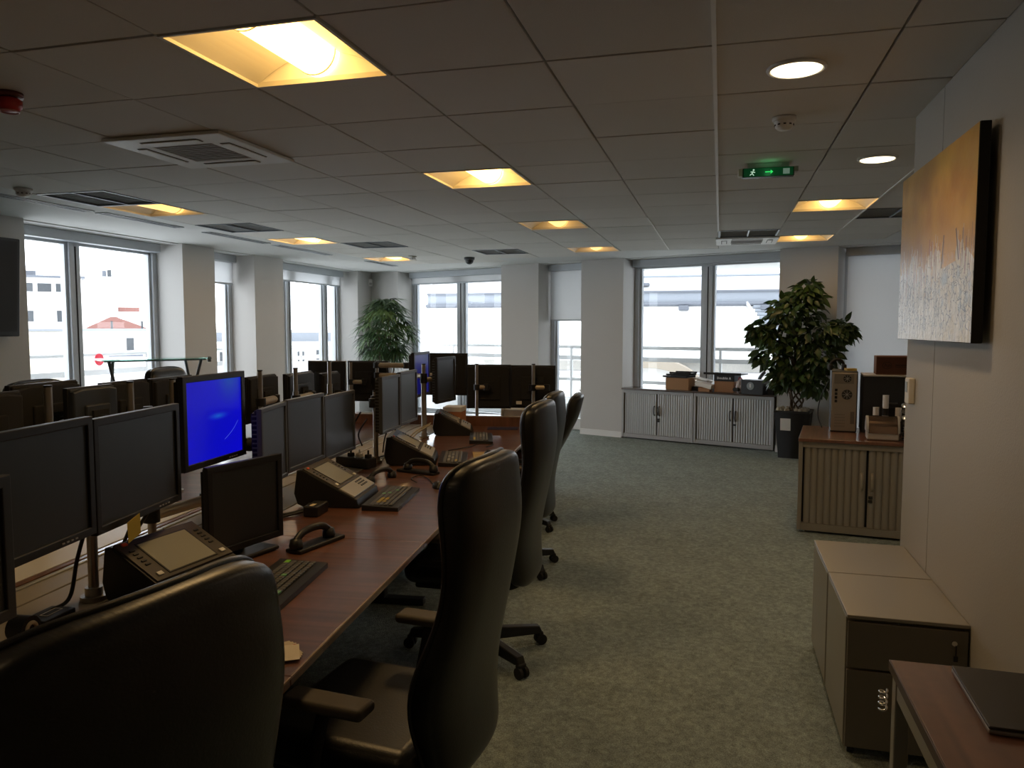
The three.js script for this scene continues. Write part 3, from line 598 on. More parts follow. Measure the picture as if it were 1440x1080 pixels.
function farMonitor(label, a0, a1, b, ylo, yhi, opt = {}) { return monitor(label, B((a0 + a1) / 2, b, (ylo + yhi) / 2), ALONG + Math.PI + (opt.yaw ?? 0), a1 - a0, yhi - ylo, { group: 'monitor backs on the far side of the trading desk', mount: 0.05, ...opt }); }
farMonitor('black monitor back beside the first pole on the far row', 0.74, 1.17, 1.7, 1.0, 1.34);
farMonitor('dark brown monitor back behind the small boxy one on the far row', 1.21, 1.6, 1.78, 1.0, 1.355);
farMonitor('small boxy monitor back with a bluish panel and cable clip', 1.345, 1.635, 1.62, 1.03, 1.335, { shell: std(0.03, 0.036, 0.046, 0.45), mount: 0.04 });
farMonitor('black monitor back between the second and third poles on the far row', 1.67, 2.0, 1.7, 1.0, 1.335);
farMonitor('black monitor back next to the blue monitor on the far row', 2.04, 2.42, 1.7, 1.0, 1.33);
farMonitor('flat black monitor back above the brown arm on the far row', 3.04, 3.45, 1.7, 0.97, 1.275);
farMonitor('curved black monitor back with a cable clip on the far row', 3.57, 4.02, 1.68, 0.95, 1.265, { shell: std(0.02, 0.022, 0.026, 0.3) });
farMonitor('narrow black monitor back with a rounded rear on the far row', 4.15, 4.5, 1.66, 0.9, 1.235);
function endMonitor(label, b0, b1, a, ylo, yhi, yaw = 0, opt = {}) { return monitor(label, B(a, (b0 + b1) / 2, (ylo + yhi) / 2), ALONG + Math.PI / 2 + yaw, b1 - b0, yhi - ylo, { group: 'monitor backs on the end desk', ...opt }); }
// these face away from the viewer, over the raised board
endMonitor('tilted black monitor back behind the pole over the end board', 0.29, 0.69, 5.24, 0.87, 1.265, 0.12);
endMonitor('black monitor back with a small white label over the end board', -0.12, 0.28, 5.24, 0.88, 1.262);
endMonitor('tall black monitor back against the rear window', 0.7, 1.08, 5.3, 0.98, 1.365);
endMonitor('monitor back with a bright metal rim near the palm', 1.85, 2.22, 5.24, 0.92, 1.29, 0, { bezel: M.silverPlastic });
endMonitor('wide black monitor back just below the palm leaves', 1.43, 1.82, 5.22, 0.92, 1.292);
single('white_label', 'small white label stuck on a black monitor back', 'label', bx(0.05, 0.03, 0.001), M.paper, B(5.165, 0.2, 0.93), ALONG + Math.PI / 2);

// monitor poles: pole, sleeve, arm tubes, clamp foot
function monitorPole(label, a, b, top, { foot = b > 0.76 && b < 1.1 || (a < 1.8 && b > 1.4) ? DESK + 0.0032 : DESK, sleeve = 0, arms = [], group = 'monitor poles on the trading desk' } = {}) {
  const t = thing('monitor_pole', label, 'monitor pole', B(a, b, foot), ALONG, group), H = top - foot;
  part(t, 'pole', cy(0.0155, H, 0, H / 2, 0), M.pole); part(t, 'cap', cy(0.0165, 0.008, 0, H, 0), M.blackPlastic);
  part(t, 'clamp_foot', merge([cy(0.04, 0.014, 0, 0.007, 0), cy(0.026, 0.03, 0, 0.025, 0)]), M.pole);
  if (sleeve) part(t, 'sleeve', cy(0.021, sleeve - foot, 0, (sleeve - foot) / 2, 0), M.pole);
  for (const [ta, tb, y, r = 0.02] of arms) {       // arm from pole to the mount of a monitor at ta, tb
    const dx = ta - a, dz = b - tb;
    const arm = part(t, 'arm', bar([0, y - foot, 0], [dx, y - foot, dz], r), M.armTube);
    part(arm, 'joint', cy(r + 0.008, 0.05, 0, y - foot, 0), M.blackPlastic);
    part(arm, 'joint', cy(r + 0.006, 0.055, dx, y - foot, dz), M.blackPlastic);
  }
}
monitorPole('pole behind the black monitor with the yellow note', 0.512, 0.85, 1.2, { arms: [[0.546, 0.81, 1.175]] });
monitorPole('pole holding the end monitor beside the foreground chair', -0.06, 0.83, 1.25, { arms: [[0.07, 0.775, 1.185], [-0.325, 0.69, 1.1]] });
monitorPole('pole carrying the blue monitor', 1.01, 0.985, 1.3, { arms: [[1.256, 0.965, 1.23], [1.3, 0.93, 0.885, 0.022]] });
monitorPole('pole behind the three joined monitors', 1.93, 0.94, 1.19, { arms: [[2.385, 0.888, 1.07], [1.95, 0.89, 1.09], [1.56, 0.865, 1.08]] });
monitorPole('pole behind the pair of grey rimmed monitors', 3.04, 0.8, 1.2, { arms: [[2.905, 0.767, 1.137], [3.255, 0.76, 1.145]] });
monitorPole('thick pole between the two monitors at the palm end', 4.17, 0.8, 1.318, { sleeve: 1.2, arms: [[4.26, 0.752, 1.195], [4.495, 1.02, 1.22]] });
const fp = { group: 'poles on the far row' };
monitorPole('first pole on the far row below the wall television', 1.19, 1.56, 1.36, { ...fp, arms: [[0.955, 1.58, 1.17], [1.405, 1.66, 1.18]] });
monitorPole('second pole on the far row beside the small boxy monitor', 1.655, 1.52, 1.345, { ...fp, arms: [[1.49, 1.51, 1.16], [1.82, 1.58, 1.165]] });
monitorPole('third pole on the far row beside the blue monitor', 2.02, 1.54, 1.335, { ...fp, arms: [[1.85, 1.56, 1.16, 0.024], [2.23, 1.58, 1.165]] });
monitorPole('fourth pole on the far row touching the blue monitor edge', 3.0, 1.56, 1.325, { ...fp, arms: [[3.245, 1.58, 1.12, 0.026]] });
monitorPole('stepped pole rising above the three joined monitors', 3.48, 1.54, 1.315, { ...fp, sleeve: 1.15, arms: [[3.795, 1.56, 1.1, 0.024]] });
monitorPole('stepped pole beside the rounded monitor back', 4.09, 1.54, 1.34, { ...fp, sleeve: 1.16, arms: [[4.325, 1.54, 1.06]] });
const ep = { group: 'poles on the end desk' };
monitorPole('pole in front of the tilted monitor back on the end board', 5.09, 0.57, 1.275, { ...ep, arms: [[5.125, 0.49, 1.07]] });
monitorPole('pole in front of the labelled monitor back on the end board', 5.09, 0.06, 1.28, { ...ep, arms: [[5.12, 0.08, 1.07], [5.09, -0.06, 1.075]] });
monitorPole('pole before the bright rimmed monitor back', 5.09, 1.96, 1.29, { ...ep, arms: [[5.12, 2.03, 1.105]] });
monitorPole('stepped pole before the wide monitor back', 5.09, 1.75, 1.29, { ...ep, sleeve: 1.13, arms: [[5.1, 1.625, 1.105]] });
monitorPole('gold armed pole just below the palm leaves', 5.09, 1.5, 1.29, { ...ep, arms: [[5.18, 0.9, 1.17, 0.02], [5.09, 1.22, 1.26, 0.024]] });

// ---------------------------------------------------------------- office chairs
function backGeo() {
  const NV = 40, NU = 36, pos = [], idx = [], edge = [[], []];
  const prof = (v) => {
    const y = 0.40 + 0.86 * v;
    const c = -0.235 - 0.115 * v + 0.035 * Math.exp(-(((v - 0.3) / 0.2) ** 2)) + 0.035 * Math.exp(-(((v - 0.95) / 0.16) ** 2)) - 0.02 * Math.exp(-((v / 0.14) ** 2));
    const e = Math.pow(Math.max(0, 1 - Math.pow(Math.abs(2 * v - 1), 22)), 0.4);
    const w = (0.192 + 0.04 * Math.exp(-(((v - 0.3) / 0.2) ** 2)) + 0.02 * Math.exp(-(((v - 0.8) / 0.2) ** 2))) * (0.2 + 0.8 * e);
    const th = (0.042 + 0.018 * Math.exp(-(((v - 0.3) / 0.2) ** 2)) + 0.016 * Math.exp(-(((v - 0.86) / 0.16) ** 2))) * (0.12 + 0.88 * e);
    return { y, c, w, th };
  };
  for (let j = 0; j <= NV; j++) {
    const t = j / NV, v = 0.5 - 0.5 * Math.cos(Math.PI * t), { y, c, w, th } = prof(v);
    for (let i = 0; i < NU; i++) {
      const a = 2 * Math.PI * i / NU, ca = Math.cos(a), sa = Math.sin(a), n = 2 / 3.6;
      const X = Math.sign(ca) * Math.pow(Math.abs(ca), n) * w, Zt = Math.sign(sa) * Math.pow(Math.abs(sa), n);
      pos.push(X, y, c + Zt * th - (0.055 - 0.055 * (X / 0.28) ** 2) * 0.6 + 0.015);
    }
    if (v > 0.04) for (const [k, s] of [[0, 1], [1, -1]]) edge[k].push([s * w * 1.0, y, c + th * 0.35 - (0.055 - 0.055 * (w / 0.28) ** 2) * 0.6 + 0.015]);
  }
  for (let j = 0; j < NV; j++) for (let i = 0; i < NU; i++) { const a = j * NU + i, b = j * NU + (i + 1) % NU; idx.push(a, a + NU, b, b, a + NU, b + NU); }
  const bot = pos.length / 3; pos.push(0, 0.40, prof(0).c); const topI = pos.length / 3; pos.push(0, 1.26, prof(1).c);
  for (let i = 0; i < NU; i++) { idx.push(bot, i, (i + 1) % NU); idx.push(topI, NV * NU + (i + 1) % NU, NV * NU + i); }
  const g = new THREE.BufferGeometry(); g.setAttribute('position', new THREE.Float32BufferAttribute(pos, 3)); g.setIndex(idx); g.computeVertexNormals();
  const loop = [...edge[0], ...edge[1].reverse()];
  return [g, tube(loop, 0.006, 160, 6)];
}
function metreUVsmooth(g) { const p = g.attributes.position, uv = new Float32Array(p.count * 2); for (let i = 0; i < p.count; i++) { uv[2 * i] = p.getX(i); uv[2 * i + 1] = p.getY(i); } g.setAttribute('uv', new THREE.BufferAttribute(uv, 2)); return g; }
function makeChair(label) {
  const t = thing('office_chair', label, 'office chair', [0, 0, 0], 0, 'black high back office chairs');
  const [bg, pg] = backGeo();
  const back = part(t, 'backrest', metreUVsmooth(bg), M.leather); part(back, 'piping', pg, M.leather);
  part(t, 'seat', metreUV(rb(0.52, 0.11, 0.5, 0, 0.465, 0.03, 0.05, 5)), M.leather);
  part(t, 'seat_shell', rb(0.44, 0.03, 0.42, 0, 0.4, 0.02, 0.012), M.blackMatt);
  part(t, 'tilt_mechanism', rb(0.18, 0.06, 0.24, 0, 0.36, 0, 0.012), M.blackMatt);
  part(t, 'back_bracket', tube([[0, 0.37, -0.08], [0, 0.365, -0.17], [0, 0.4, -0.22], [0, 0.46, -0.235]], 0.03, 16, 8), M.blackMatt);
  part(t, 'gas_lift', merge([cy(0.025, 0.22, 0, 0.24, 0), cy(0.032, 0.12, 0, 0.17, 0)]), M.blackPlastic);
  for (const s of [-1, 1]) {
    const arm = part(t, 'armrest', tube([[s * 0.2, 0.39, 0.06], [s * 0.29, 0.4, 0.05], [s * 0.305, 0.5, 0.03], [s * 0.3, 0.63, 0.0]], 0.018, 20, 8), M.blackMatt);
    part(arm, 'arm_pad', rb(0.08, 0.032, 0.24, s * 0.3, 0.653, -0.01, 0.014, 3), M.armPad);
  }
  const base = part(t, 'base_hub', cy(0.045, 0.07, 0, 0.1, 0), M.blackPlastic);
  for (let k = 0; k < 5; k++) {
    const a = k * Math.PI * 0.4 + 0.3, c = Math.cos(a), s = Math.sin(a), q = new THREE.Group();
    const leg = part(t, 'base_leg', prism([[0.02, 0.075], [0.02, 0.13], [0.33, 0.092], [0.34, 0.07], [0.32, 0.065]], 0.032, 0.007), M.blackPlastic, null, [0, -a, 0]);
    part(leg, 'caster', merge([cy(0.027, 0.016, 0, 0, 0).rotateX(Math.PI / 2).translate(0.345, 0.027, 0.017), cy(0.027, 0.016, 0, 0, 0).rotateX(Math.PI / 2).translate(0.345, 0.027, -0.017), rb(0.03, 0.03, 0.05, 0.34, 0.055, 0, 0.01), cy(0.008, 0.03, 0.325, 0.065, 0)]), M.blackMatt);
  }
  return t;
}
const FACE = (x, z) => Math.atan2(x, z);
const chair0 = makeChair('black leather office chair back filling the foreground beside the desk end');
chair0.position.set(-1.05, 0, -0.92); chair0.rotation.y = FACE(-0.985, -0.16);
copyOf(chair0, [-0.925, 0, -1.99], FACE(-1, -0.09), 'black leather office chair with tan arm pads pushed up to the wooden desk');
copyOf(chair0, [-1.13, 0, -3.5], FACE(-1, 0.0), 'black leather office chair behind the tan armed chair on the carpet');
{ const c = copyOf(chair0, [-1.332, 0, -4.86], FACE(-1, 0.0), 'black leather office chair mostly hidden behind another chair near the end board'); c.scale.setScalar(0.945); }
{ const c = copyOf(chair0, [-1.53, 0, -5.95], FACE(-1, 0.1), 'reclined low black office chair at the end of the trading desk'); c.scale.setScalar(0.88);
  const bk = c.children.find((o) => o.name === 'backrest'); bk.position.set(0, 0.12, 0.16); bk.rotation.x = -0.3; }
copyOf(chair0, [-3.31, 0.0, -3.42], FACE(1, -0.1), 'black office chair on the far side below the wide side window').scale.setScalar(1.04);
copyOf(chair0, [-3.6, 0.0, -4.8], FACE(1, -0.1), 'black office chair in front of the glass topped stand').scale.setScalar(1.04);

chair0.position.set(-1.035, 0, -0.87); chair0.scale.set(1.16, 1, 1);

// ---------------------------------------------------------------- screen phones, handsets, keyboards
function screenPhone(label, a, b, yaw, keypad = true) {
  const t = thing('desk_phone', label, 'desk phone', B(a, b, DESK), ALONG + yaw, 'large screen desk phones');
  const W = 0.33;
  const side = [[-0.15, 0.012], [-0.165, 0.06], [-0.15, 0.165], [-0.125, 0.168], [0.135, 0.032], [0.145, 0.0], [-0.12, 0.0]];
  part(t, 'body', prism(side, W, 0.006).rotateY(-Math.PI / 2).translate(0, 0.006, 0), M.blackPlastic);
  const sl = Math.atan2(0.136, 0.26), f = (d) => [0, 0.1 - d * Math.sin(sl) + 0.0165, 0.002 + d * Math.cos(sl)];   // point on the sloping face
  const panel = part(t, 'face_panel', rb(W, 0.008, 0.2, 0, 0, 0, 0.003), std(0.06, 0.05, 0.045, 0.4), f(-0.045), [sl, 0, 0]);
  part(panel, 'display', rb(0.2, 0.003, 0.15, 0.0, 0.005, 0.006, 0.001), phy(0.36, 0.36, 0.31, 0.22, 0));
  part(panel, 'display_rim', merge([bx(0.21, 0.004, 0.005, 0, 0.0045, -0.0715), bx(0.21, 0.004, 0.005, 0, 0.0045, 0.0835), bx(0.005, 0.004, 0.15, -0.1025, 0.0045, 0.006), bx(0.005, 0.004, 0.15, 0.1025, 0.0045, 0.006)]), M.blackPlastic);
  for (const s of [-1, 1]) {
    for (let i = 0; i < 5; i++) part(panel, 'button', rb(0.02, 0.004, 0.008, s * 0.135, 0.006, -0.05 + i * 0.018, 0.002), M.blackPlastic);
    part(panel, 'key', rb(0.022, 0.006, 0.016, s * 0.135, 0.006, 0.075, 0.002), M.paper);
  }
  part(panel, 'line_lamp', rb(0.02, 0.006, 0.012, -0.135, 0.006, -0.085, 0.002), std(0.75, 0.09, 0.03, 0.4));
  if (keypad) {
    const lip = part(t, 'keypad_lip', rb(W, 0.014, 0.085, 0, 0, 0, 0.005), M.silverPlastic, f(0.1), [sl, 0, 0]);
    for (let i = 0; i < 3; i++) for (let k = 0; k < 4; k++) part(lip, 'keypad_key', rb(0.016, 0.005, 0.01, 0.03 + k * 0.026, 0.008, -0.024 + i * 0.017, 0.002), M.greyPlastic);
  }
  return t;
}
screenPhone('black screen phone with a red lamp beside the foreground chair', 0.625, 0.605, -0.2, false);
screenPhone('screen phone with silver keypad in front of the three joined monitors', 1.985, 0.62, 0.05);
screenPhone('screen phone with silver keypad in front of the paired monitors', 3.14, 0.58, 0.2);
screenPhone('black screen phone at the far end near the raised board', 4.47, 0.625, 0.2);

const keyGeo = (() => { const g = []; for (let r = 0; r < 5; r++) for (let c = 0; c < 20; c++) g.push(rb(0.018, 0.008, 0.018, -0.2 + c * 0.0211, 0.0245, -0.05 + r * 0.0235, 0.003, 1)); return merge(g); })();
const keyMat = std(0.11, 0.11, 0.115, 0.45);
function keyboard(label, a, b, yaw, tints) {
  const t = thing('keyboard', label, 'keyboard', B(a, b, DESK), ALONG + yaw, 'black keyboards');
  part(t, 'tray', prism([[-0.085, 0], [0.085, 0], [0.085, 0.012], [-0.085, 0.022]].map(([x, y]) => [-x, y]), 0.46, 0.003).rotateY(Math.PI / 2).translate(0, 0.003, 0), M.blackPlastic);
  part(t, 'keys', keyGeo, keyMat).userData.kind = 'stuff';
  for (const [c, r, m, w = 0.018] of tints) part(t, 'coloured_key', rb(w, 0.009, 0.018, -0.2 + c * 0.0211, 0.0252, -0.05 + r * 0.0235, 0.003, 1), m);
  return t;
}
const dimYellow = std(0.45, 0.34, 0.08, 0.6), dimGreen = std(0.18, 0.42, 0.2, 0.6), dimBlue = std(0.06, 0.09, 0.28, 0.6), paleKey = std(0.3, 0.3, 0.29, 0.6);
keyboard('keyboard with bright green keys beside the foreground chair', 0.71, 0.325, 0.06, [[19, 0, M.green, 0.03], [6, 2, M.green, 0.03], [4, 4, dimGreen, 0.03], [9, 1, dimGreen], [10, 1, M.green], [3, 3, dimBlue], [5, 1, dimBlue], [12, 2, dimGreen]]);
keyboard('keyboard with yellow keys in front of the first silver screen phone', 2.02, 0.36, 0.06, [...[2, 3, 4, 5, 6].map((c) => [c, 1, dimYellow]), ...[3, 5, 6].map((c) => [c, 2, dimYellow]), [11, 0, dimGreen], [12, 1, dimGreen], [15, 2, dimGreen]]);
keyboard('keyboard with pale keys in front of the second silver screen phone', 3.2, 0.33, 0.2, [...[3, 4, 5, 9, 10].map((c) => [c, 1, paleKey]), ...[2, 3].map((c) => [c, 3, dimYellow]), ...[7, 8, 13].map((c) => [c, 2, paleKey])]);
keyboard('keyboard with yellow keys near the raised end board', 4.15, 0.34, 0.2, [...[1, 2, 3, 4, 5, 6].map((c) => [c, 0, dimYellow]), ...[8, 9, 10, 12, 13, 14].map((c) => [c, 2, paleKey]), ...[9, 11, 13].map((c) => [c, 3, paleKey])]);

function handset(label, a, b, yaw, plate) {
  const t = thing('phone_handset', label, 'handset', B(a, b, DESK), ALONG + yaw, 'black phone handsets');
  const y0 = plate ? 0.016 : 0;
  if (plate) part(t, 'cradle_plate', rb(0.27, 0.016, 0.075, 0.02, 0.008, 0, 0.006), M.blackPlastic);
  part(t, 'grip', tube([[-0.095, y0 + 0.03, 0], [-0.06, y0 + 0.052, 0], [0, y0 + 0.06, 0], [0.06, y0 + 0.052, 0], [0.095, y0 + 0.03, 0]], 0.0145, 24, 10).scale(1, 1, 1), M.blackPlastic);
  for (const s of [-1, 1]) part(t, s < 0 ? 'earpiece' : 'mouthpiece', lathe([[0, 0], [0.024, 0], [0.027, 0.012], [0.022, 0.036], [0, 0.04]]), M.blackPlastic, [s * 0.095, y0, 0], [0, 0, 0]);
  return t;
}
handset('handset lying on its long cradle beside the small monitor foot', 1.19, 0.415, -0.3, true);
handset('handset lying loose between the two silver screen phones', 2.5, 0.58, -0.35, false);
handset('handset standing beside the second silver screen phone', 2.74, 0.42, 1.2, true);

// mice, pads, papers, boxes and leads on the desk
function mouse(label, a, b, yaw, y = DESK) {
  const t = thing('computer_mouse', label, 'mouse', B(a, b, y), ALONG + yaw, 'black computer mice');
  const g = new THREE.SphereGeometry(0.05, 24, 12, 0, Math.PI * 2, 0, Math.PI / 2).scale(0.62, 0.68, 1.15);
  part(t, 'shell', g, M.blackPlastic); part(t, 'underside', cy(0.03, 0.003, 0, 0.0015, 0).scale(1, 1, 1.8), M.blackMatt); part(t, 'wheel', cy(0.008, 0.006, 0, 0, 0).rotateZ(Math.PI / 2).translate(0, 0.03, -0.03), M.greyPlastic);
}
mouse('black mouse on bare wood beside the tan armed chair', 2.36, 0.215, 1.9);
const padLocal = (() => { const t = thing('note_pad', 'tan ruled pad lying on the wood under a mouse', 'pad', B(3.4, 0.135, DESK), ALONG + 0.25);
  part(t, 'sheet', rb(0.3, 0.006, 0.21, 0, 0.003, 0, 0.002), std(0.4, 0.29, 0.13, 0.8));
  for (let i = 0; i < 4; i++) part(t, 'ruled_line', bx(0.003, 0.0008, 0.19, -0.11 + i * 0.07, 0.0064, 0), std(0.16, 0.1, 0.04, 0.8)); part(t, 'ruled_line', bx(0.28, 0.0008, 0.003, 0, 0.0064, 0.01), std(0.16, 0.1, 0.04, 0.8)); return t; })();
mouse('black mouse resting on the tan ruled pad', 3.42, 0.14, 1.9, DESK + 0.0065);
{ const t = thing('note_book', 'flat dark blue folder near the raised end board', 'folder', B(4.79, 0.28, DESK), ALONG + 0.1); part(t, 'cover', rb(0.12, 0.008, 0.26, 0, 0.004, 0, 0.002), std(0.02, 0.02, 0.07, 0.5)); part(t, 'pages', bx(0.112, 0.005, 0.25, 0, 0.004, 0.003), M.paper); }
{ const tex = canvasTex(128, 180, (c, w, h) => { c.fillStyle = '#e9ddc6'; c.fillRect(0, 0, w, h); c.fillStyle = '#c8402a'; c.beginPath(); c.arc(w * 0.35, h * 0.62, 9, 0, 7); c.fill(); c.fillStyle = '#3a3028'; c.fillRect(w * 0.8, h * 0.05, 12, 6); });
  for (let i = 0; i < 4; i++) single('loose_paper', ['top', 'second', 'third', 'lowest'][i] + ' sheet of the small paper fan on the desk edge', 'paper', metreUV(rb(0.1, 0.0015, 0.15, 0, 0, 0, 0.0005, 1), 6), i ? M.cream : new THREE.MeshStandardMaterial({ map: tex, roughness: 0.8 }), B(0.2 + i * 0.006, 0.1 + i * 0.004, DESK + 0.008 - i * 0.002), ALONG + 0.45 + i * 0.12, 'sheets of the small paper fan'); }
{ const p = B(0.455, 0.672, 0.995); const t = thing('sticky_note', 'yellow sticky note hanging below a black monitor', 'sticky note', [p[0] + 0.012, p[1], p[2]], ALONG); part(t, 'note', rb(0.068, 0.068, 0.0012, 0, 0, 0, 0.0004, 1), M.yellow, null, [0.1, 0.1, 0.2]); }
{ const t = thing('power_block', 'black power block with plugs between the monitor groups', 'power strip', B(2.87, 0.87, DESK + 0.003), ALONG + 1.2); part(t, 'block', rb(0.26, 0.06, 0.09, 0, 0.032, 0, 0.008), M.blackPlastic); for (let i = 0; i < 3; i++) part(t, 'plug', merge([rb(0.034, 0.03, 0.034, -0.1 + i * 0.07, 0.07, 0, 0.006), cy(0.006, 0.03, -0.1 + i * 0.07, 0.095, 0)]), i === 1 ? M.paper : M.blackMatt); }
{ const t = thing('power_adapter', 'small black adapter beside the first silver screen phone', 'adapter', B(1.69, 0.62, DESK), ALONG); part(t, 'case', rb(0.13, 0.05, 0.07, 0, 0.025, 0, 0.008), M.blackPlastic); part(t, 'label_strip', bx(0.04, 0.0008, 0.02, -0.03, 0.0504, 0), M.cream); }
{ const t = thing('usb_hub', 'black socket box with white outlined ports on the channel', 'socket box', B(0.31, 0.84, DESK + 0.003), ALONG); part(t, 'case', rb(0.12, 0.03, 0.08, 0, 0.015, 0, 0.004), M.blackPlastic); part(t, 'port', merge([bx(0.06, 0.0012, 0.002, 0.01, 0.0304, 0.012), bx(0.06, 0.0012, 0.002, 0.01, 0.0304, -0.012), bx(0.002, 0.0012, 0.024, -0.02, 0.0304, 0), bx(0.002, 0.0012, 0.024, 0.04, 0.0304, 0)]), M.paper); }
{ const t = thing('web_camera', 'round black webcam with a pale lens ring on the channel', 'webcam', B(0.16, 0.79, DESK), ALONG); part(t, 'body', merge([cy(0.034, 0.05, 0, 0, 0).rotateX(Math.PI / 2).translate(0, 0.052, 0), rb(0.06, 0.02, 0.06, 0, 0.01, 0, 0.006)]), M.blackPlastic); part(t, 'lens_ring', new THREE.TorusGeometry(0.016, 0.0055, 8, 28).translate(0, 0.052, 0.026), M.cream); }
{ const t = thing('letter_tray', 'white open letter tray on the end desk', 'letter tray', B(5.42, 0.2, DESK), ALONG); part(t, 'tray', merge([bx(0.3, 0.006, 0.36, 0, 0.003, 0), bx(0.3, 0.16, 0.006, 0, 0.08, 0.18), bx(0.3, 0.16, 0.006, 0, 0.08, -0.18), bx(0.006, 0.16, 0.36, 0.15, 0.08, 0)]), M.white); part(t, 'paper_stack', rb(0.24, 0.1, 0.32, 0, 0.06, 0, 0.002), M.paper); }
{ const t = thing('carton', 'orange brown carton under the tilted monitor at the end', 'box', B(4.78, 0.7, DESK), ALONG); part(t, 'box', rb(0.18, 0.16, 0.16, 0, 0.08, 0, 0.004), std(0.5, 0.2, 0.09, 0.8)); part(t, 'white_lid', rb(0.184, 0.04, 0.164, 0, 0.17, 0, 0.003), M.paper); }
// leads
[[[[0.42, 0.79, 1.02], [0.42, 0.83, 0.9], [0.4, 0.85, 0.78], [0.34, 0.86, 0.77]], 0.006, 'black lead hanging below the noted monitor to the socket box'],
 [[[0.64, 0.78, 1.0], [0.67, 0.86, 0.87], [0.69, 0.92, 0.75]], 0.006, 'black lead hanging behind the yellow sticky note'],
 [[[0.76, 0.8, 1.0], [0.78, 0.9, 0.87], [0.78, 0.97, 0.75]], 0.006, 'black lead hanging right of the yellow sticky note'],
 [[[0.28, 0.77, 0.752], [0.33, 0.72, 0.75], [0.38, 0.7, 0.75], [0.43, 0.72, 0.75]], 0.008, 'thick black lead running to the red lamp phone'],
 [[[2.72, 0.78, 1.1], [2.74, 0.86, 0.98], [2.8, 0.92, 0.92], [2.85, 0.9, 0.87]], 0.005, 'black lead from the paired monitors to the power block'],
 [[[2.8, 0.77, 1.05], [2.84, 0.84, 0.95], [2.9, 0.84, 0.87]], 0.005, 'second black lead from the paired monitors to the power block'],
 [[[2.96, 0.82, 0.762], [3.2, 0.83, 0.75], [3.4, 0.76, 0.748], [3.45, 0.7, 0.748], [3.3, 0.72, 0.76]], 0.005, 'black lead from the power block round the second silver phone'],
 [[[3.33, 0.8, 0.95], [3.34, 0.84, 0.86], [3.38, 0.87, 0.75]], 0.005, 'black lead dropping behind the right paired monitor'],
 [[[3.45, 0.8, 0.9], [3.47, 0.86, 0.82], [3.52, 0.88, 0.75]], 0.005, 'short black lead dropping beside the right paired monitor'],
 [[[4.05, 0.72, 0.86], [3.95, 0.8, 0.8], [3.8, 0.82, 0.75]], 0.006, 'pale lead dropping from the end phone', 1],
 [[[4.15, 0.74, 0.86], [4.05, 0.84, 0.8], [3.92, 0.86, 0.75]], 0.006, 'pale lead beside the end phone', 1],
 [[[1.55, 0.84, 0.76], [1.62, 0.75, 0.75], [1.68, 0.68, 0.76], [1.8, 0.7, 0.76]], 0.007, 'black lead from the channel to the small adapter'],
 [[[1.45, 0.88, 0.76], [1.5, 0.78, 0.75], [1.6, 0.72, 0.75], [1.66, 0.66, 0.76]], 0.006, 'black lead looping behind the small standing monitor'],
 [[[2.42, 0.26, 0.745], [2.55, 0.32, 0.745], [2.65, 0.4, 0.745], [2.55, 0.42, 0.745], [2.45, 0.36, 0.745]], 0.003, 'thin mouse lead looping over bare wood'],
 [[[3.55, 0.45, 0.746], [3.75, 0.34, 0.746], [3.9, 0.3, 0.746], [3.9, 0.2, 0.746], [3.75, 0.22, 0.746]], 0.004, 'thin black lead curling over the glossy wood'],
 [[[2.1, 1.3, 0.748], [2.6, 1.42, 0.748], [3.0, 1.36, 0.748]], 0.006, 'black lead lying across the far desk'],
].forEach(([pts, r, label, pale]) => single('desk_cable', label, 'cable', tube(pts.map(([a, b, y]) => B(a, b, y)), r, 30, 6), pale ? M.paleCable : M.cable, [0, 0, 0], 0, 'leads on the trading desk'));
single('desk_pad', 'large white desk pad on the far desk below the monitor with the yellow note', 'desk pad', rb(1.3, 0.003, 0.7, 0, 0.0015, 0, 0.001, 1), std(0.72, 0.72, 0.71, 0.45), B(1.15, 1.575, DESK), ALONG);
single('paper_sheet', 'pale grey sheet lying on the far desk behind the paired monitors', 'paper', rb(0.6, 0.002, 0.35, 0, 0.001, 0, 0.0005, 1), std(0.45, 0.46, 0.45, 0.7), B(5.35 - 0.9, 1.95, DESK), ALONG);

// ---------------------------------------------------------------- wall television, glass stand
{ const t = thing('wall_television', 'black television tilted forward on the pier beside the wide side window', 'television', [LW + 0.11, 1.955, -4.85], Math.PI / 2);
  t.rotation.order = 'YXZ';
  const head = part(t, 'casing', rb(1.3, 0.86, 0.05, 0, 0, 0.02, 0.01), M.blackPlastic, null, [0.06, 0, 0]);
  part(head, 'screen', new THREE.PlaneGeometry(1.24, 0.79).translate(0, 0.01, 0.0465), std(0.008, 0.008, 0.009, 0.6));
  part(t, 'wall_bracket', rb(0.4, 0.3, 0.1, 0, 0, -0.055, 0.01), M.darkSteel); }
{ const p = [-5.15, 0, -6.1], t = thing('glass_stand', 'high stand with a clear glass top and slanted dark struts by the side window', 'glass stand', p, 0.92);
  part(t, 'glass_top', rb(0.95, 0.012, 0.4, 0, 1.31, 0, 0.003), M.greenGlass);
  for (const s of [-1, 1]) { part(t, 'strut', bar([s * 0.4, 1.3, 0.12], [s * 0.12, 0.02, -0.1], 0.014), M.aluDark); part(t, 'strut', bar([s * 0.32, 1.3, -0.14], [s * 0.46, 0.02, 0.14], 0.014), M.aluDark); }
  part(t, 'corner_clip', rb(0.03, 0.05, 0.03, 0.46, 1.3, 0.17, 0.004), M.aluDark); part(t, 'top_rail', bar([-0.44, 1.298, 0.12], [0.44, 1.298, 0.12], 0.008), M.aluDark); }

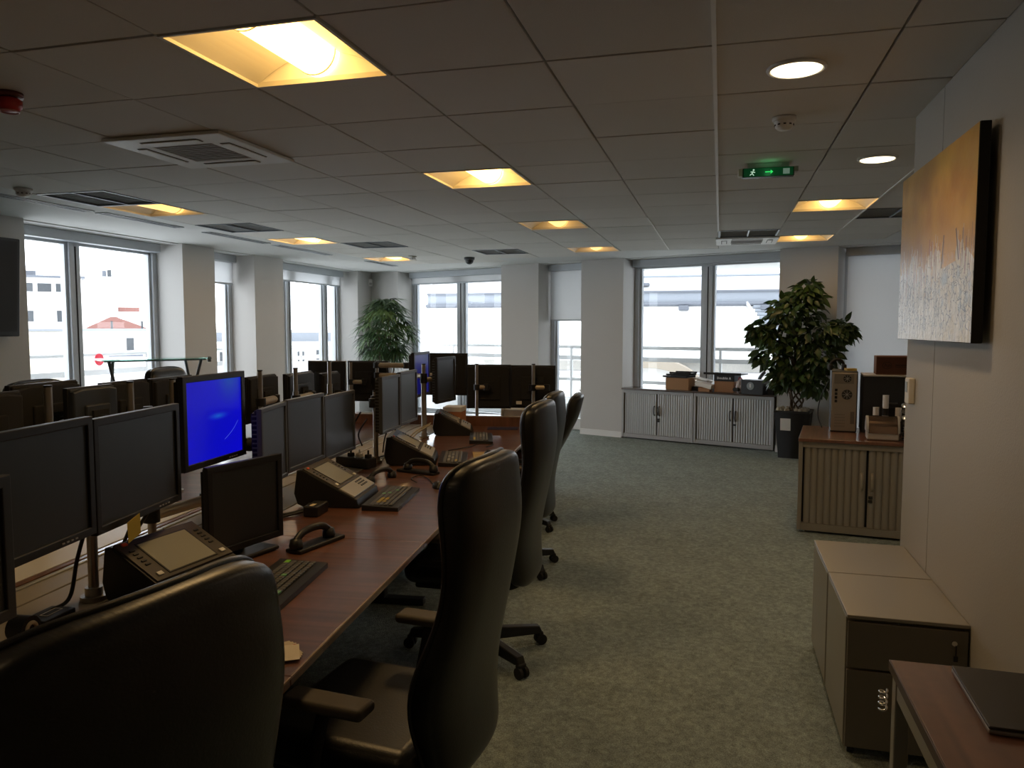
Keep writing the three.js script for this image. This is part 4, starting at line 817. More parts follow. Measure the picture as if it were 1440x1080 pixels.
// ---------------------------------------------------------------- painting and thermostat on the partition
{ const tex = canvasTex(1024, 700, (c, w, h) => {
    c.fillStyle = '#cb9a30'; c.fillRect(0, 0, w, h);
    const blot = (x, y, r, col) => { const g = c.createRadialGradient(x, y, 1, x, y, r); g.addColorStop(0, col); g.addColorStop(1, col.replace(/[\d.]+\)$/, '0)')); c.fillStyle = g; c.fillRect(x - r, y - r, 2 * r, 2 * r); };
    for (let i = 0; i < 90; i++) blot(rr(0, w), rr(0, h * 0.55), rr(30, 130), ['rgba(214,160,62,.35)', 'rgba(168,112,36,.4)', 'rgba(236,190,96,.35)', 'rgba(150,100,44,.3)'][i % 4]);
    for (let x = 0; x < w; x += 3) {                       // ragged band of white paint
      const top = h * (0.56 + 0.05 * Math.sin(x * 0.02) + 0.06 * (tn(x / w, 0.3, 40) - 0.5)) - (rnd() < 0.15 ? rr(0, 60) : 0);
      const s = 214 + rr(-34, 34); c.fillStyle = `rgba(${s},${s - 2},${s - 8},.92)`; c.fillRect(x, top, 4, h - top);
    }
    for (let i = 0; i < 130; i++) { const x = rr(0, w), y = h * rr(0.44, 0.6), L = rr(30, 130); c.strokeStyle = ['rgba(92,62,40,.75)', 'rgba(140,60,62,.7)', 'rgba(196,150,70,.7)', 'rgba(120,96,80,.6)', 'rgba(240,236,228,.8)'][i % 5]; c.lineWidth = rr(2, 9); c.beginPath(); c.moveTo(x, y); c.quadraticCurveTo(x + rr(-8, 8), y + L / 2, x + rr(-5, 5), y + L); c.stroke(); }
    c.fillStyle = 'rgba(198,150,66,.9)'; c.beginPath(); c.moveTo(w * 0.66, h * 0.62); c.lineTo(w * 0.68, h * 0.43); c.lineTo(w * 0.78, h * 0.42); c.lineTo(w * 0.81, h * 0.6); c.closePath(); c.fill();
    c.strokeStyle = 'rgba(70,46,34,.85)'; c.lineWidth = 13; c.beginPath(); c.moveTo(w * 0.64, h * 0.62); c.lineTo(w * 0.66, h * 0.45); c.moveTo(w * 0.8, h * 0.44); c.lineTo(w * 0.84, h * 0.6); c.stroke();
    c.strokeStyle = 'rgba(46,44,52,.75)';
    for (let i = 0; i < 420; i++) { let x = rr(0, w), y = h * rr(0.6, 0.92); c.lineWidth = rr(1, 3.4); c.beginPath(); c.moveTo(x, y); for (let k = 0; k < 5; k++) { x += rr(-18, 18); y += rr(-6, 22); c.lineTo(x, y); } c.stroke(); }
    for (let i = 0; i < 14; i++) blot(w * rr(0.6, 1), h * rr(0.66, 0.86), rr(14, 36), 'rgba(150,172,196,.6)');
    for (let i = 0; i < 10; i++) blot(w * rr(0.7, 1), h * rr(0.85, 1), rr(30, 70), 'rgba(206,186,140,.5)');
    c.strokeStyle = 'rgba(50,44,44,.7)'; c.lineWidth = 7; for (const fx of [0.42, 0.44, 0.58, 0.6]) { c.beginPath(); c.moveTo(w * fx, h * 0.72); c.lineTo(w * (fx + 0.005), h * rr(0.9, 1)); c.stroke(); }
  });
  const bump = dataTex(512, (u, v) => { const f = v < 0.45 ? 0.45 * tileNoise(noiseA, 64, u * 60, v * 14) + 0.35 * tn(u, v, 64) + 0.2 * rnd() : 0.3 + 0.1 * tn(u, v, 48); return [f, f, f]; }, false);
  const t = thing('painting', 'ochre and white abstract canvas painting with dark sides on the partition', 'painting', [0.84, 1.918, -3.487], -Math.PI / 2);
  part(t, 'canvas_body', rb(1.118, 0.742, 0.036, 0, 0, 0, 0.004), M.blackMatt);
  part(t, 'painted_face', new THREE.PlaneGeometry(1.112, 0.738).translate(0, 0, 0.0186), new THREE.MeshPhysicalMaterial({ map: tex, bumpMap: bump, bumpScale: 0.005, roughness: 0.34, clearcoat: 0.5, clearcoatRoughness: 0.25 }));
  part(t, 'hanging_rail', bx(0.8, 0.03, 0.022, 0, 0.3, -0.028), M.blackMatt); part(t, 'hanging_rail', bx(0.8, 0.03, 0.022, 0, -0.3, -0.028), M.blackMatt); }
{ const t = thing('thermostat', 'white thermostat with a small grey screen at the end of the partition', 'thermostat', [0.866, 1.305, -3.965], -Math.PI / 2);
  part(t, 'case', rb(0.08, 0.12, 0.028, 0, 0, 0, 0.006), std(0.7, 0.64, 0.54, 0.5)); part(t, 'screen', rb(0.04, 0.05, 0.004, -0.006, 0.018, 0.0145, 0.002), std(0.3, 0.34, 0.33, 0.3)); }

// ---------------------------------------------------------------- storage
function tambourUnit(label, pos, turn, W, H, Dp, m, lock, group, slats = 15, wide = 0) {
  const t = thing('tambour_cabinet', label, 'cabinet', pos, turn, group);
  const c = m.carcass;
  part(t, 'carcass', merge([rb(0.03, H - 0.025, Dp, -W / 2 + 0.015, (H - 0.025) / 2 + 0.02, -Dp / 2, 0.003), rb(0.03, H - 0.025, Dp, W / 2 - 0.015, (H - 0.025) / 2 + 0.02, -Dp / 2, 0.003), bx(W - 0.06, 0.055, Dp - 0.01, 0, 0.048, -Dp / 2), bx(W - 0.06, 0.045, Dp - 0.01, 0, H - 0.0275, -Dp / 2), bx(W - 0.06, H - 0.12, 0.012, 0, H / 2, -Dp + 0.006)]), c);
  part(t, 'inside', bx(W - 0.06, H - 0.12, 0.01, 0, H / 2 + 0.01, -0.06), M.slot);
  part(t, 'top_board', metreUV(rb(W + 0.006, 0.025, Dp + 0.02, 0, H + 0.0075, -Dp / 2 + 0.005, 0.003)), m.top);
  const y0 = 0.078, y1 = H - 0.052, gap = 0.016;
  for (const s of [-1, 1]) {
    const dw = (W - 0.06 - gap) / 2 - (s < 0 ? 0.012 : 0);
    const d = part(t, 'tambour_door', bx(dw, y1 - y0, 0.006, 0, 0, 0), m.slat, [s < 0 ? -gap / 2 - dw / 2 : gap / 2 + dw / 2, (y0 + y1) / 2, -0.03]);
    const n = slats, sw = dw / n;
    const g = new THREE.CylinderGeometry(sw * 0.47, sw * 0.47, y1 - y0, 10, 1, false, -Math.PI / 2, Math.PI).scale(1, 1, 0.55);
    for (let i = 0; i < n; i++) part(d, 'slat', g, m.slat, [-dw / 2 + sw * (i + 0.5), 0, 0.004]);
    const hx = s < 0 ? dw / 2 - 0.028 : -dw / 2 + 0.028;
    part(d, 'handle', tube([[hx, 0.1, 0.012], [hx, 0.085, 0.038], [hx, 0.0, 0.04], [hx, -0.03, 0.012]].map(([x, y, z]) => [x, y + 0.02, z]), 0.011, 14, 8), m.handle);
    if (s > 0) part(d, 'lock', merge([rb(0.03, 0.022, 0.02, -dw / 2 + 0.02, -0.06, 0.018, 0.004), rb(0.03, 0.022, 0.02, -dw / 2 + 0.018, lock, 0.018, 0.004)]), M.blackPlastic);
  }
  for (const [x, z] of [[-1, 0], [1, 0], [-1, 1], [1, 1]]) part(t, 'foot', cy(0.015, 0.022, x * (W / 2 - 0.05), 0.011, -0.05 - z * (Dp - 0.1)), M.chrome);
  return t;
}
const coolSet = { carcass: M.carcass, slat: M.tambour, top: new THREE.MeshPhysicalMaterial({ color: new THREE.Color().setRGB(0.085, 0.06, 0.05), roughness: 0.25, clearcoat: 0.4, clearcoatRoughness: 0.1 }), handle: std(0.16, 0.16, 0.165, 0.3, 0.6) };
const warmSet = { carcass: M.carcassWarm, slat: M.tambourWarm, top: M.wood, handle: std(0.5, 0.45, 0.38, 0.35, 0.5) };
{ const p1 = bwPoint(1.237, 0.03), p2 = bwPoint(2.335, 0.03);
  tambourUnit('grey tambour cabinet with black locks standing under the rear window', [p1[0], 0, p1[1]], -BW.a, 1.09, 0.715, 0.36, coolSet, -0.09, 'grey tambour cabinets');
  tambourUnit('grey tambour cabinet next to the ficus planter under the rear window', [p2[0], 0, p2[1]], -BW.a, 1.09, 0.715, 0.36, coolSet, -0.06, 'grey tambour cabinets'); }
const teaCabinet = tambourUnit('brown tambour cabinet with wooden top carrying the computer tower', [1.094, 0, -6.25], -0.134, 0.98, 0.725, 0.84, warmSet, -0.09, undefined, 9);
// low drawer units against the partition
function drawerUnit(label, z0, z1, front) {
  const W = 0.405, L = z0 - z1, H = 0.545, t = thing('drawer_unit', label, 'drawer unit', [0.675, 0, (z0 + z1) / 2], 0, 'low beige drawer units');
  part(t, 'body', rb(W, H - 0.05, L - 0.03, 0, (H - 0.05) / 2 + 0.035, -0.012, 0.003), M.paleCabinet);
  part(t, 'top', rb(W, 0.014, L - 0.002, 0, H - 0.007, 0, 0.003), M.paleCabinet);
  const f = L / 2 - (front ? 0.006 : 0.016);
  for (const [y0, y1] of [[0.345, 0.522], [0.04, 0.34]]) {
    const d = part(t, 'drawer', rb(W - 0.008, y1 - y0 - 0.004, 0.014, 0, (y0 + y1) / 2, f, 0.002), M.cabinetFront);
    if (y0 > 0.2 && front) { part(d, 'lock', cy(0.009, 0.01, 0, 0, 0).rotateX(Math.PI / 2).translate(W / 2 - 0.05, y1 - 0.045, f + 0.01), M.chrome); part(d, 'key', merge([bx(0.004, 0.045, 0.004, W / 2 - 0.045, y1 - 0.075, f + 0.016), bx(0.014, 0.02, 0.003, W / 2 - 0.045, y1 - 0.1, f + 0.016)]), M.blackMatt); }
  }
  for (const [x, z] of [[-1, -1], [1, -1], [-1, 1], [1, 1]]) part(t, 'castor', merge([cy(0.017, 0.022, 0, 0, 0).rotateZ(Math.PI / 2).translate(x * (W / 2 - 0.03), 0.017, z * (L / 2 - 0.05)), bx(0.02, 0.02, 0.02, x * (W / 2 - 0.03), 0.028, z * (L / 2 - 0.05))]), M.blackPlastic);
}
drawerUnit('low beige drawer unit with a lock and key in front of its twin', -2.99, -3.505, true);
drawerUnit('low beige drawer unit behind its twin against the partition end', -3.512, -4.03, false);

// ---------------------------------------------------------------- side desk with laptop
{ const t = thing('side_desk', 'small wooden side desk with grey metal legs against the partition', 'desk', [0.66, 0, -1.35]);
  part(t, 'desktop', metreUV(rb(0.435, 0.025, 1.56, 0, 0.7275, 0, 0.003)), M.wood);
  part(t, 'edge_band', rb(0.005, 0.026, 1.56, -0.218, 0.727, 0, 0.002), M.woodEdge);
  for (const z of [-0.75, 0.75]) { part(t, 'leg', rb(0.035, 0.715, 0.04, -0.195, 0.357, z, 0.004), M.paleCabinet); part(t, 'leg', rb(0.035, 0.715, 0.04, 0.195, 0.357, z, 0.004), M.paleCabinet); part(t, 'cross_rail', rb(0.36, 0.05, 0.03, 0, 0.69, z, 0.004), M.paleCabinet); }
  for (const x of [-0.195, 0.195]) part(t, 'side_rail', rb(0.03, 0.06, 1.46, x, 0.685, 0, 0.004), M.paleCabinet); }
{ const t = thing('laptop', 'closed dark laptop lying on the wooden side desk', 'laptop', [0.72, 0.74, -1.93], -0.03);
  part(t, 'base', rb(0.3, 0.01, 0.31, 0, 0.0055, 0, 0.003), std(0.3, 0.28, 0.26, 0.35, 0.5));
  const lid = part(t, 'lid', rb(0.3, 0.007, 0.31, 0, 0.0145, 0, 0.003), std(0.03, 0.026, 0.024, 0.45));
  part(lid, 'emblem', merge([0, 1, 2, 3].map((i) => bx(0.0025, 0.0006, 0.03, -0.012 + i * 0.008, 0.0183, 0.0).rotateY(0.25))), std(0.06, 0.055, 0.05, 0.3, 0.5));
  part(t, 'hinge', bar([-0.13, 0.01, -0.153], [0.13, 0.01, -0.153], 0.006), M.blackPlastic); }
{ const g = []; for (let i = 0; i <= 90; i++) { const a = i / 90 * Math.PI * 7; g.push([0.432 + 0.009 * Math.cos(a), 0.652 - i * 0.0006, -2.145 + 0.016 * Math.sin(a)]); }
  single('coiled_cable', 'shiny coiled cable hanging beside the side desk leg', 'cable', tube(g, 0.003, 220, 6), M.chrome); }

// ---------------------------------------------------------------- things on the rear cabinets
const onRear = (s, off, y) => { const p = bwPoint(s, off); return [p[0], y, p[1]]; };
const RT = 0.736, RA = -BW.a;
{ const t = thing('cardboard_box', 'brown cardboard box under flat black trays by the rear window', 'box', onRear(1.52, -0.14, RT), RA); part(t, 'box', rb(0.34, 0.17, 0.24, 0, 0.085, 0, 0.004), M.cardboard); part(t, 'tape', bx(0.05, 0.001, 0.242, 0, 0.1705, 0), M.cardboardB);
  for (let i = 0; i < 3; i++) single('document_tray', ['flat black tray lying directly on the cardboard box', 'flat black tray in the middle of the stack on the cardboard box', 'flat black tray topmost on the cardboard box'][i], 'tray', merge([rb(0.36 - i * 0.03, 0.012, 0.26, 0, 0.006, 0, 0.004), rb(0.37 - i * 0.03, 0.024, 0.012, 0, 0.014, 0.13, 0.004), rb(0.37 - i * 0.03, 0.024, 0.012, 0, 0.014, -0.13, 0.004)]), M.blackMatt, onRear(1.5 + i * 0.03, -0.14, RT + 0.172 + i * 0.027), RA + (i - 1) * 0.07, 'black trays on the cardboard box'); }
{ const t = thing('paper_pile', 'untidy white paper pile on the rear cabinet', 'papers', onRear(1.84, -0.2, RT), RA);
  for (let i = 0; i < 9; i++) part(t, 'sheet', rb(0.22, 0.012, 0.15, 0, 0, 0, 0.002, 1), M.paper, [rr(-0.03, 0.03), 0.056 + i * 0.0125, rr(-0.02, 0.02)], [0, rr(-0.3, 0.3), i > 5 ? -0.05 * (i - 5) : 0]);
  part(t, 'tray', rb(0.28, 0.05, 0.18, 0, 0.025, 0, 0.005), M.blackMatt); }
{ const t = thing('paper_bundle', 'white paper bundle tipped against the carton', 'papers', onRear(1.94, 0.0, RT + 0.09), RA); part(t, 'bundle', rb(0.22, 0.06, 0.13, 0, 0, 0, 0.003), M.paper, null, [0, 0, -0.22]); part(t, 'prop_block', rb(0.16, 0.06, 0.11, 0, -0.06, 0, 0.004), M.cardboardB); }
{ const tex = canvasTex(256, 80, (c, w, h) => { c.fillStyle = '#111418'; c.fillRect(0, 0, w, h); c.fillStyle = '#e8eaee'; c.font = 'bold 44px sans-serif'; c.textAlign = 'center'; c.textBaseline = 'middle'; c.fillText('Double A', w / 2, h / 2); });
  const t = thing('paper_carton', 'brown carton with a black lettered lid band on the rear cabinet', 'box', onRear(2.2, -0.13, RT), RA); part(t, 'carton', rb(0.27, 0.15, 0.26, 0, 0.075, 0, 0.004), M.cardboardB);
  part(t, 'lid', rb(0.28, 0.085, 0.27, 0, 0.192, 0, 0.004), M.blackMatt); part(t, 'lettering', new THREE.PlaneGeometry(0.26, 0.075).translate(0, 0.192, 0.136), new THREE.MeshStandardMaterial({ map: tex, roughness: 0.6 }));
  single('document_tray', 'wide flat black tray on top of the lettered carton', 'tray', merge([rb(0.5, 0.012, 0.3, 0, 0.006, 0, 0.004), rb(0.52, 0.03, 0.012, 0, 0.015, 0.15, 0.004)]), M.blackMatt, onRear(2.18, -0.13, RT + 0.236), RA); }
{ const t = thing('speaker_box', 'black box with a round pale dial on the rear cabinet', 'speaker', onRear(2.62, 0.0, RT), RA - 0.1); part(t, 'case', rb(0.3, 0.19, 0.2, 0, 0.095, 0, 0.006), M.blackPlastic); part(t, 'dial', cy(0.05, 0.006, 0, 0, 0, 0.05, 28).rotateX(Math.PI / 2).translate(-0.02, 0.11, 0.102), std(0.3, 0.34, 0.35, 0.4)); part(t, 'dial_mark', bx(0.02, 0.05, 0.003, -0.02, 0.115, 0.107), M.white); }
{ const t = thing('desk_telephone', 'old black desk telephone with receiver on the rear cabinet', 'telephone', onRear(2.66, -0.23, RT), RA - 0.2); part(t, 'body', prism([[-0.1, 0], [0.1, 0], [0.1, 0.03], [-0.1, 0.09]].map(([x, y]) => [-x, y]), 0.18, 0.006).rotateY(Math.PI / 2).translate(0, 0.006, 0), M.blackPlastic); part(t, 'receiver', tube([[-0.04, 0.11, 0.08], [-0.04, 0.2, 0.03], [-0.03, 0.27, -0.06]], 0.024, 16, 8), M.greyPlastic); part(t, 'leaflet', rb(0.2, 0.004, 0.15, 0.02, 0.15, 0.0, 0.001, 1), M.paper, null, [0.3, 0, 0.1]); }
{ const t = thing('bag', 'crumpled white and pink bag between carton and speaker', 'bag', onRear(2.405, -0.05, RT), RA); const g = new THREE.IcosahedronGeometry(0.1, 3); const p = g.attributes.position; for (let i = 0; i < p.count; i++) { const k = 1 + 0.18 * Math.sin(p.getX(i) * 60) * Math.cos(p.getY(i) * 47 + p.getZ(i) * 40); p.setXYZ(i, p.getX(i) * k * 0.5, Math.max(-0.085, p.getY(i) * k) + 0.085, p.getZ(i) * k); } g.computeVertexNormals(); part(t, 'body', g, std(0.7, 0.62, 0.62, 0.7)); part(t, 'dark_flap', rb(0.09, 0.05, 0.06, -0.02, 0.05, 0.09, 0.02), M.blackMatt); part(t, 'strap', tube([[-0.03, 0.15, 0], [0, 0.21, 0.02], [0.05, 0.15, 0]], 0.008, 16, 6), M.red); }
{ const t = thing('black_case', 'low black case at the end of the rear cabinet', 'case', onRear(2.805, -0.02, RT), RA); part(t, 'body', rb(0.08, 0.1, 0.16, 0.03, 0.05, -0.01, 0.01), M.blackMatt); part(t, 'handle', tube([[0, 0.1, 0], [0.0, 0.125, 0], [0.06, 0.125, 0], [0.06, 0.1, 0]], 0.006, 14, 6), M.blackPlastic); }

// ---------------------------------------------------------------- things on the brown cabinet
const TT = 0.746;
{ const t = thing('computer_tower', 'grey computer tower showing its rear fans and ports', 'computer', [1.0, TT, -6.86], -0.1); const W = 0.2, H = 0.5, Dp = 0.4;
  part(t, 'case', rb(W, H, Dp, 0, H / 2, -Dp / 2 + 0.1, 0.006), M.blackPlastic); const f = 0.1;
  part(t, 'rear_plate', rb(W - 0.012, H - 0.02, 0.004, -0.002, H / 2, f + 0.002, 0.002), std(0.36, 0.31, 0.25, 0.4, 0.5));
  part(t, 'power_supply', rb(0.15, 0.085, 0.004, -0.005, H - 0.06, f + 0.005, 0.002), std(0.26, 0.23, 0.19, 0.4, 0.5));
  for (const [y, r] of [[H - 0.06, 0.03], [H - 0.19, 0.04]]) { const fan = part(t, 'fan_grille', merge([0.3, 0.6, 0.9].map((k) => new THREE.TorusGeometry(r * k, 0.0022, 6, 24).translate(0.02, y, f + 0.009))), M.blackMatt); part(fan, 'fan_opening', cy(r, 0.003, 0, 0, 0, r, 24).rotateX(Math.PI / 2).translate(0.02, y, f + 0.007), std(0.05, 0.045, 0.04, 0.6)); for (let k = 0; k < 4; k++) part(fan, 'grille_bar', bx(r * 1.8, 0.003, 0.003).rotateZ(k * Math.PI / 4).translate(0.02, y, f + 0.01), M.silverPlastic); }
  for (let i = 0; i < 4; i++) part(t, 'port', rb(0.02, 0.022, 0.005, -0.062, H - 0.155 - i * 0.03, f + 0.006, 0.002), i % 2 ? M.blackPlastic : M.slot);
  for (let i = 0; i < 5; i++) part(t, 'slot_cover', bx(0.08, 0.012, 0.003, -0.03, 0.145 - i * 0.024, f + 0.005), std(0.3, 0.26, 0.21, 0.35, 0.5)); part(t, 'vent_field', bx(0.03, 0.1, 0.003, 0.065, 0.12, f + 0.005), std(0.16, 0.14, 0.12, 0.5));
  single('headset', 'black headset resting on the computer tower', 'headset', merge([new THREE.TorusGeometry(0.06, 0.012, 8, 24, Math.PI).translate(0, 0.03, 0), rb(0.03, 0.05, 0.05, -0.06, 0.026, 0, 0.012), rb(0.03, 0.05, 0.05, 0.06, 0.026, 0, 0.012)]), M.blackMatt, [0.95, TT + H, -6.92], 0.3);
  single('sticky_note', 'small yellow note pad on the computer tower', 'note', rb(0.08, 0.02, 0.07, 0, 0.01, 0, 0.002), std(0.6, 0.42, 0.1, 0.7), [1.05, TT + H, -6.88], 0.2); }
{ const t = thing('coffee_machine', 'large black coffee machine with silver top edge on the brown cabinet', 'coffee machine', [1.36, TT, -6.86], -0.1);
  part(t, 'body', rb(0.44, 0.46, 0.36, 0, 0.23, -0.06, 0.008), M.blackPlastic); part(t, 'top_plate', rb(0.44, 0.014, 0.37, 0, 0.467, -0.055, 0.004), M.silverPlastic); part(t, 'corner_post', rb(0.02, 0.45, 0.02, 0.19, 0.23, 0.122, 0.006), M.silverPlastic);
  part(t, 'spout', rb(0.08, 0.05, 0.06, 0.0, 0.23, 0.145, 0.01), M.blackMatt); part(t, 'drip_tray', rb(0.3, 0.02, 0.08, 0, 0.01, 0.155, 0.004), M.darkSteel); }
{ const tex = canvasTex(256, 128, (c, w, h) => { c.fillStyle = '#6b3f28'; c.fillRect(0, 0, w, h); c.strokeStyle = '#3a2016'; c.lineWidth = 4; c.beginPath(); c.arc(60, 64, 26, 0, 7); c.stroke(); c.fillStyle = '#3a2016'; c.font = 'italic bold 32px sans-serif'; c.textAlign = 'center'; c.textBaseline = 'middle'; c.fillText('hp', 60, 62); c.fillRect(106, 56, 110, 10); c.fillRect(106, 72, 80, 6); });
  const t = thing('cardboard_box', 'brown printed carton on top of the coffee machine', 'box', [1.42, TT + 0.475, -6.9], -0.1); part(t, 'carton', rb(0.36, 0.15, 0.22, 0, 0.075, 0, 0.004), std(0.13, 0.055, 0.03, 0.85)); part(t, 'print', new THREE.PlaneGeometry(0.33, 0.13).translate(-0.01, 0.075, 0.111), new THREE.MeshStandardMaterial({ map: tex, color: 0xb0a098, roughness: 0.85 })); }
for (const [i, x, z, h] of [[0, 1.2, -6.58, 0.235], [1, 1.272, -6.6, 0.33], [2, 1.36, -6.57, 0.235]]) {
  const t = thing('cup_stack', ['stack of white cups left of the silver dispenser', 'tallest stack of white cups behind the silver dispenser', 'stack of white cups right of the silver dispenser'][i], 'cups', [x, TT, z], 0, 'stacks of white cups'); t.scale.set(0.72, 1, 0.72);
  part(t, 'holder', merge([cy(0.034, 0.015, 0, 0.0075, 0), cy(0.03, h - 0.12, 0, (h - 0.12) / 2 + 0.01, 0)]), M.blackPlastic);
  for (let k = 0; k < 8; k++) part(t, 'cup', lathe([[0.026, 0], [0.032, 0.03], [0.034, 0.031], [0.031, 0.03]]).translate(0, h - 0.125 + k * 0.0125, 0), M.white); }
{ const t = thing('dispenser', 'small silver dispenser with a rounded bronze lid', 'dispenser', [1.215, TT, -6.4], -0.1); t.scale.setScalar(1.12);
  const lid = []; for (let i = 0; i <= 16; i++) { const a = Math.PI * i / 16; lid.push([0.075 * Math.cos(a), 0.055 + 0.1 * Math.sin(a)]); }
  part(t, 'base', rb(0.2, 0.06, 0.15, 0, 0.03, 0, 0.012), std(0.55, 0.5, 0.44, 0.35, 0.4)); part(t, 'lid', prism(lid, 0.17, 0.008).rotateY(Math.PI / 2), M.bronze); for (const s of [-1, 1]) part(t, 'side_cheek', prism(lid.map(([x, y]) => [x * 1.04, y * 1.02]), 0.014, 0.003).rotateY(Math.PI / 2).translate(s * 0.094, 0, 0), M.silverPlastic); part(t, 'seam', bx(0.19, 0.006, 0.16, 0, 0.06, 0), M.blackMatt); }
{ const t = thing('capsule_rack', 'wire rack of shiny coffee capsules beside the partition edge', 'capsule rack', [1.4, TT, -6.4], 0); part(t, 'stand', merge([cy(0.05, 0.01, 0, 0.005, 0), cy(0.006, 0.3, 0, 0.15, 0)]), M.chrome); for (let k = 0; k < 6; k++) for (let q = 0; q < 4; q++) part(t, 'capsule', lathe([[0, 0], [0.012, 0], [0.017, 0.022], [0.02, 0.024], [0, 0.024]], 14), k % 2 ? M.chrome : M.blackPlastic, [0.035 * Math.cos(q * 1.57 + k * 0.4), 0.03 + k * 0.045, 0.035 * Math.sin(q * 1.57 + k * 0.4)], [0.6, q, 0.5]); }
single('wall_lead', 'thin grey lead hanging from the ficus side of the computer tower', 'cable', tube([[0.9, 1.15, -7.0], [0.84, 1.0, -7.02], [0.82, 0.85, -7.0], [0.85, 0.755, -6.95]], 0.005, 24, 6), M.cable);

// ---------------------------------------------------------------- plants
const leafMats = [std(0.032, 0.075, 0.014, 0.45), std(0.02, 0.05, 0.012, 0.45), std(0.05, 0.1, 0.018, 0.45)].map((m) => { const p = new THREE.MeshPhysicalMaterial({ color: m.color, roughness: m.roughness, transmission: 0.25, thickness: 0, side: THREE.DoubleSide }); return p; });
function leafGeo(L, W, fold = 0.25) {
  const pos = [], idx = [], n = 6;
  for (let i = 0; i <= n; i++) { const t = i / n, w = W * Math.sin(Math.PI * Math.pow(t, 0.8)) * (1 - 0.25 * t), y = -0.25 * L * t * t; pos.push(-w, y + w * fold, L * t, 0, y, L * t, w, y + w * fold, L * t); }
  for (let i = 0; i < n; i++) for (const o of [0, 1]) { const a = i * 3 + o, b = a + 1, c = a + 3, d = c + 1; idx.push(a, c, b, b, c, d); }
  const g = new THREE.BufferGeometry(); g.setAttribute('position', new THREE.Float32BufferAttribute(pos, 3)); g.setIndex(idx); g.computeVertexNormals(); return g;
}
{ // ficus in its tall square planter
  const px = 0.9, pz = -10.06, pl = thing('planter', 'tall tapered black planter with a white note on its face', 'planter', [px, 0, pz], -0.22);
  part(pl, 'pot', (() => { const g = new THREE.CylinderGeometry(0.285, 0.215, 0.58, 4, 1).rotateY(Math.PI / 4).translate(0, 0.29, 0); return g.toNonIndexed(); })(), M.blackMatt); 
  part(pl, 'rim', merge([bx(0.41, 0.025, 0.025, 0, 0.575, 0.195), bx(0.41, 0.025, 0.025, 0, 0.575, -0.195), bx(0.025, 0.025, 0.41, 0.195, 0.575, 0), bx(0.025, 0.025, 0.41, -0.195, 0.575, 0)]), M.blackPlastic);
  part(pl, 'white_note', rb(0.12, 0.15, 0.002, 0, 0, 0, 0.0006, 1), M.paper, [-0.07, 0.42, 0.1905], [0.085, 0, 0]); part(pl, 'pebbles', merge(Array.from({ length: 40 }, () => new THREE.IcosahedronGeometry(rr(0.018, 0.032), 1).translate(rr(-0.17, 0.17), 0.59, rr(-0.17, 0.17)))), std(0.5, 0.46, 0.38, 0.8)).userData.kind = 'stuff';
  const t = thing('ficus_tree', 'leafy ficus tree with a braided trunk in the black planter', 'potted tree', [px, 0.585, pz], 0);
  for (let k = 0; k < 7; k++) { const pts = []; for (let i = 0; i <= 12; i++) { const a = k * 0.9 + i * 0.35, r = 0.06 + 0.035 * Math.sin(i * 0.8 + k) + i * 0.004; pts.push([r * Math.cos(a), i * 0.045, r * Math.sin(a)]); } part(t, 'trunk_strand', tube(pts, 0.011, 36, 6), M.bark); }
  const ends = [];
  const lobes = [[0, 1.0, 0, 0.36], [-0.28, 0.95, 0.1, 0.24], [0.05, 1.28, 0, 0.26], [-0.08, 0.72, 0.1, 0.3], [0.3, 0.95, 0.05, 0.24], [0.05, 0.5, 0.1, 0.24], [-0.3, 0.68, 0.05, 0.18], [0.48, 0.98, 0.0, 0.14], [0.1, 1.45, 0, 0.16], [-0.42, 0.98, 0.1, 0.13], [0.22, 0.4, 0.1, 0.2], [-0.12, 1.2, 0.05, 0.22], [-0.15, 0.42, 0.12, 0.15], [0.25, 0.7, 0.1, 0.22]];
  lobes.forEach(([x, y, z, r], i) => { part(t, 'branch', tube([[0, 0.45, 0], [x * 0.3, 0.45 + (y - 0.45) * 0.6, 0.08 + z * 0.4], [x, y, 0.16 + Math.max(0, x) * 0.3 + z * 0.72]], 0.008, 14, 5), M.bark); });
  const L1 = leafGeo(0.105, 0.029), rest = [[], [], []];
  let made = 0;
  const total = 1700;
  for (let i = 0; i < total; i++) {
    const [x, y, z, r] = lobes[i % lobes.length];
    const th = rr(0, Math.PI * 2), ph = Math.acos(rr(-1, 1)), q = r * Math.cbrt(rr(0.25, 1));
    const dx = Math.sin(ph) * Math.cos(th), dy = Math.cos(ph), dz = Math.sin(ph) * Math.sin(th);
    const P = V(x + q * dx, y + q * dy * 0.8, 0.16 + Math.max(0, x) * 0.3 + (z + q * dz) * 0.72), m = Math.floor(rnd() * 2.6), s = rr(0.85, 1.45);
    const dir = V(dx + rr(-0.5, 0.5), dy * 0.5 - 0.5 + rr(-0.4, 0.4), dz + rr(-0.5, 0.5)).normalize();
    const Q = new THREE.Quaternion().setFromUnitVectors(V(0, 0, 1), dir).multiply(new THREE.Quaternion().setFromAxisAngle(V(0, 0, 1), rr(-1, 1)));
    if (made < 290 && dz > 0.1) { const o = part(t, 'leaf', L1, leafMats[m]); o.position.copy(P); o.quaternion.copy(Q); o.scale.setScalar(s); made++; }
    else rest[m].push(L1.clone().applyMatrix4(new THREE.Matrix4().compose(P, Q, V(s, s, s))));
  }
  rest.forEach((g, i) => { if (g.length) part(t, 'foliage', mergeGeometries(g), leafMats[i]).userData.kind = 'stuff'; });
}
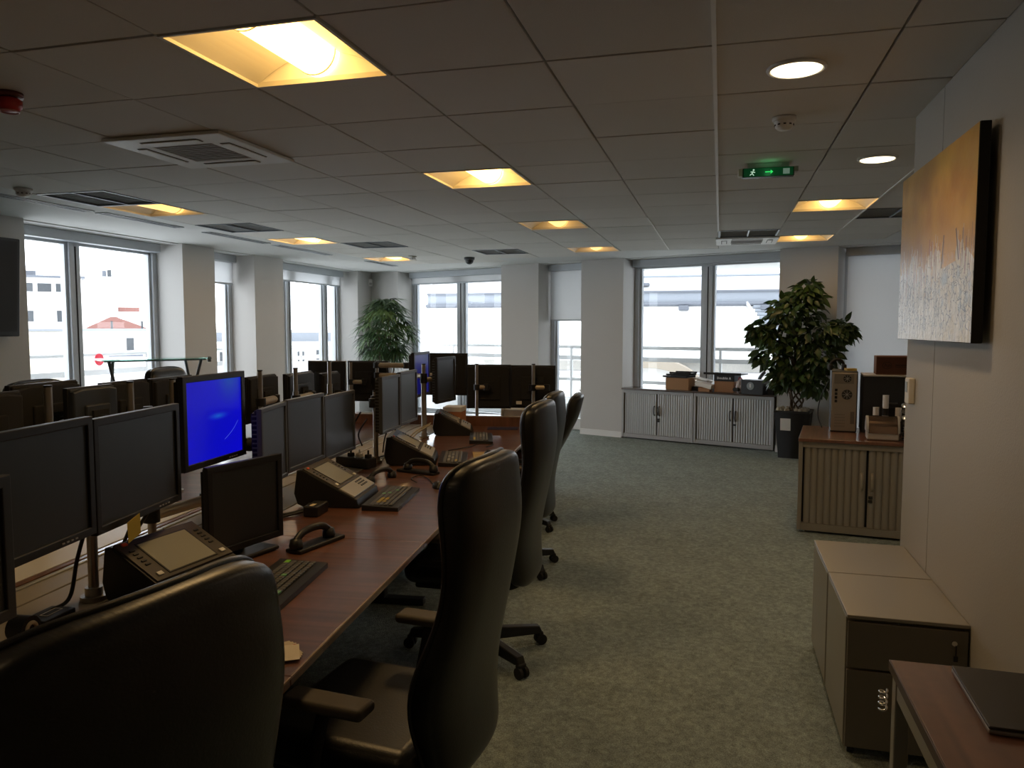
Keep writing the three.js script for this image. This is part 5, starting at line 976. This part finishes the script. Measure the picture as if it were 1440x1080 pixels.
{ // bamboo palm in the far corner
  const p = [-5.42, -11.92], t0 = thing('planter', 'grey pot holding the bamboo palm in the far corner', 'planter', [p[0], 0, p[1]]);
  part(t0, 'pot', lathe([[0, 0], [0.2, 0], [0.27, 0.42], [0.285, 0.45], [0.26, 0.45], [0.25, 0.4], [0, 0.4]]), M.greyPlastic); part(t0, 'soil', cy(0.25, 0.02, 0, 0.4, 0), M.soil);
  const t = thing('bamboo_palm', 'bushy bamboo palm with narrow drooping leaves in the far corner', 'potted palm', [p[0], 0.412, p[1]]);
  const palm = [[0.05, 0.11, 0.03], [0.03, 0.075, 0.025], [0.1, 0.18, 0.05]].map(([r, g, b]) => new THREE.MeshPhysicalMaterial({ color: new THREE.Color().setRGB(r, g, b), roughness: 0.45, transmission: 0.28, thickness: 0, side: THREE.DoubleSide }));
  const blade = leafGeo(0.3, 0.019, 0.1);
  const fans = [0, 1, 2].map(() => { const g = []; const n = 7; for (let i = 0; i < n; i++) g.push(blade.clone().scale(1, 1, rr(0.75, 1.1)).rotateX(rr(-0.1, 0.2)).rotateY((i - (n - 1) / 2) * 0.3 + rr(-0.08, 0.08))); return mergeGeometries(g); });
  for (let i = 0; i < 16; i++) { const a = i * 2.4, r = rr(0.04, 0.12); part(t, 'cane', tube([[r * Math.cos(a), 0, r * Math.sin(a)], [r * 1.6 * Math.cos(a), 0.5, r * 1.6 * Math.sin(a)], [r * 2.6 * Math.cos(a), rr(0.9, 1.3), r * 2.6 * Math.sin(a)]], 0.008, 12, 5), M.bark); }
  for (let i = 0; i < 150; i++) {
    const a = i * 2.399, y = 0.74 + 0.95 * (i / 150), R = 0.42 * Math.sin(Math.PI * Math.min(1, 0.22 + 0.68 * (i / 150))) * Math.sqrt(rr(0.25, 1));
    const o = part(t, 'frond', fans[i % 3], palm[Math.floor(rnd() * 2.5)]);
    o.position.set(R * Math.cos(a), y, R * Math.sin(a)); o.rotation.order = 'YXZ'; o.rotation.set(rr(0.1, 0.9) - 0.35 * (i / 150), Math.PI / 2 - a + rr(-0.5, 0.5), rr(-0.3, 0.3)); o.scale.setScalar(rr(0.8, 1.15));
  }
}

renderer.render(scene, camera);
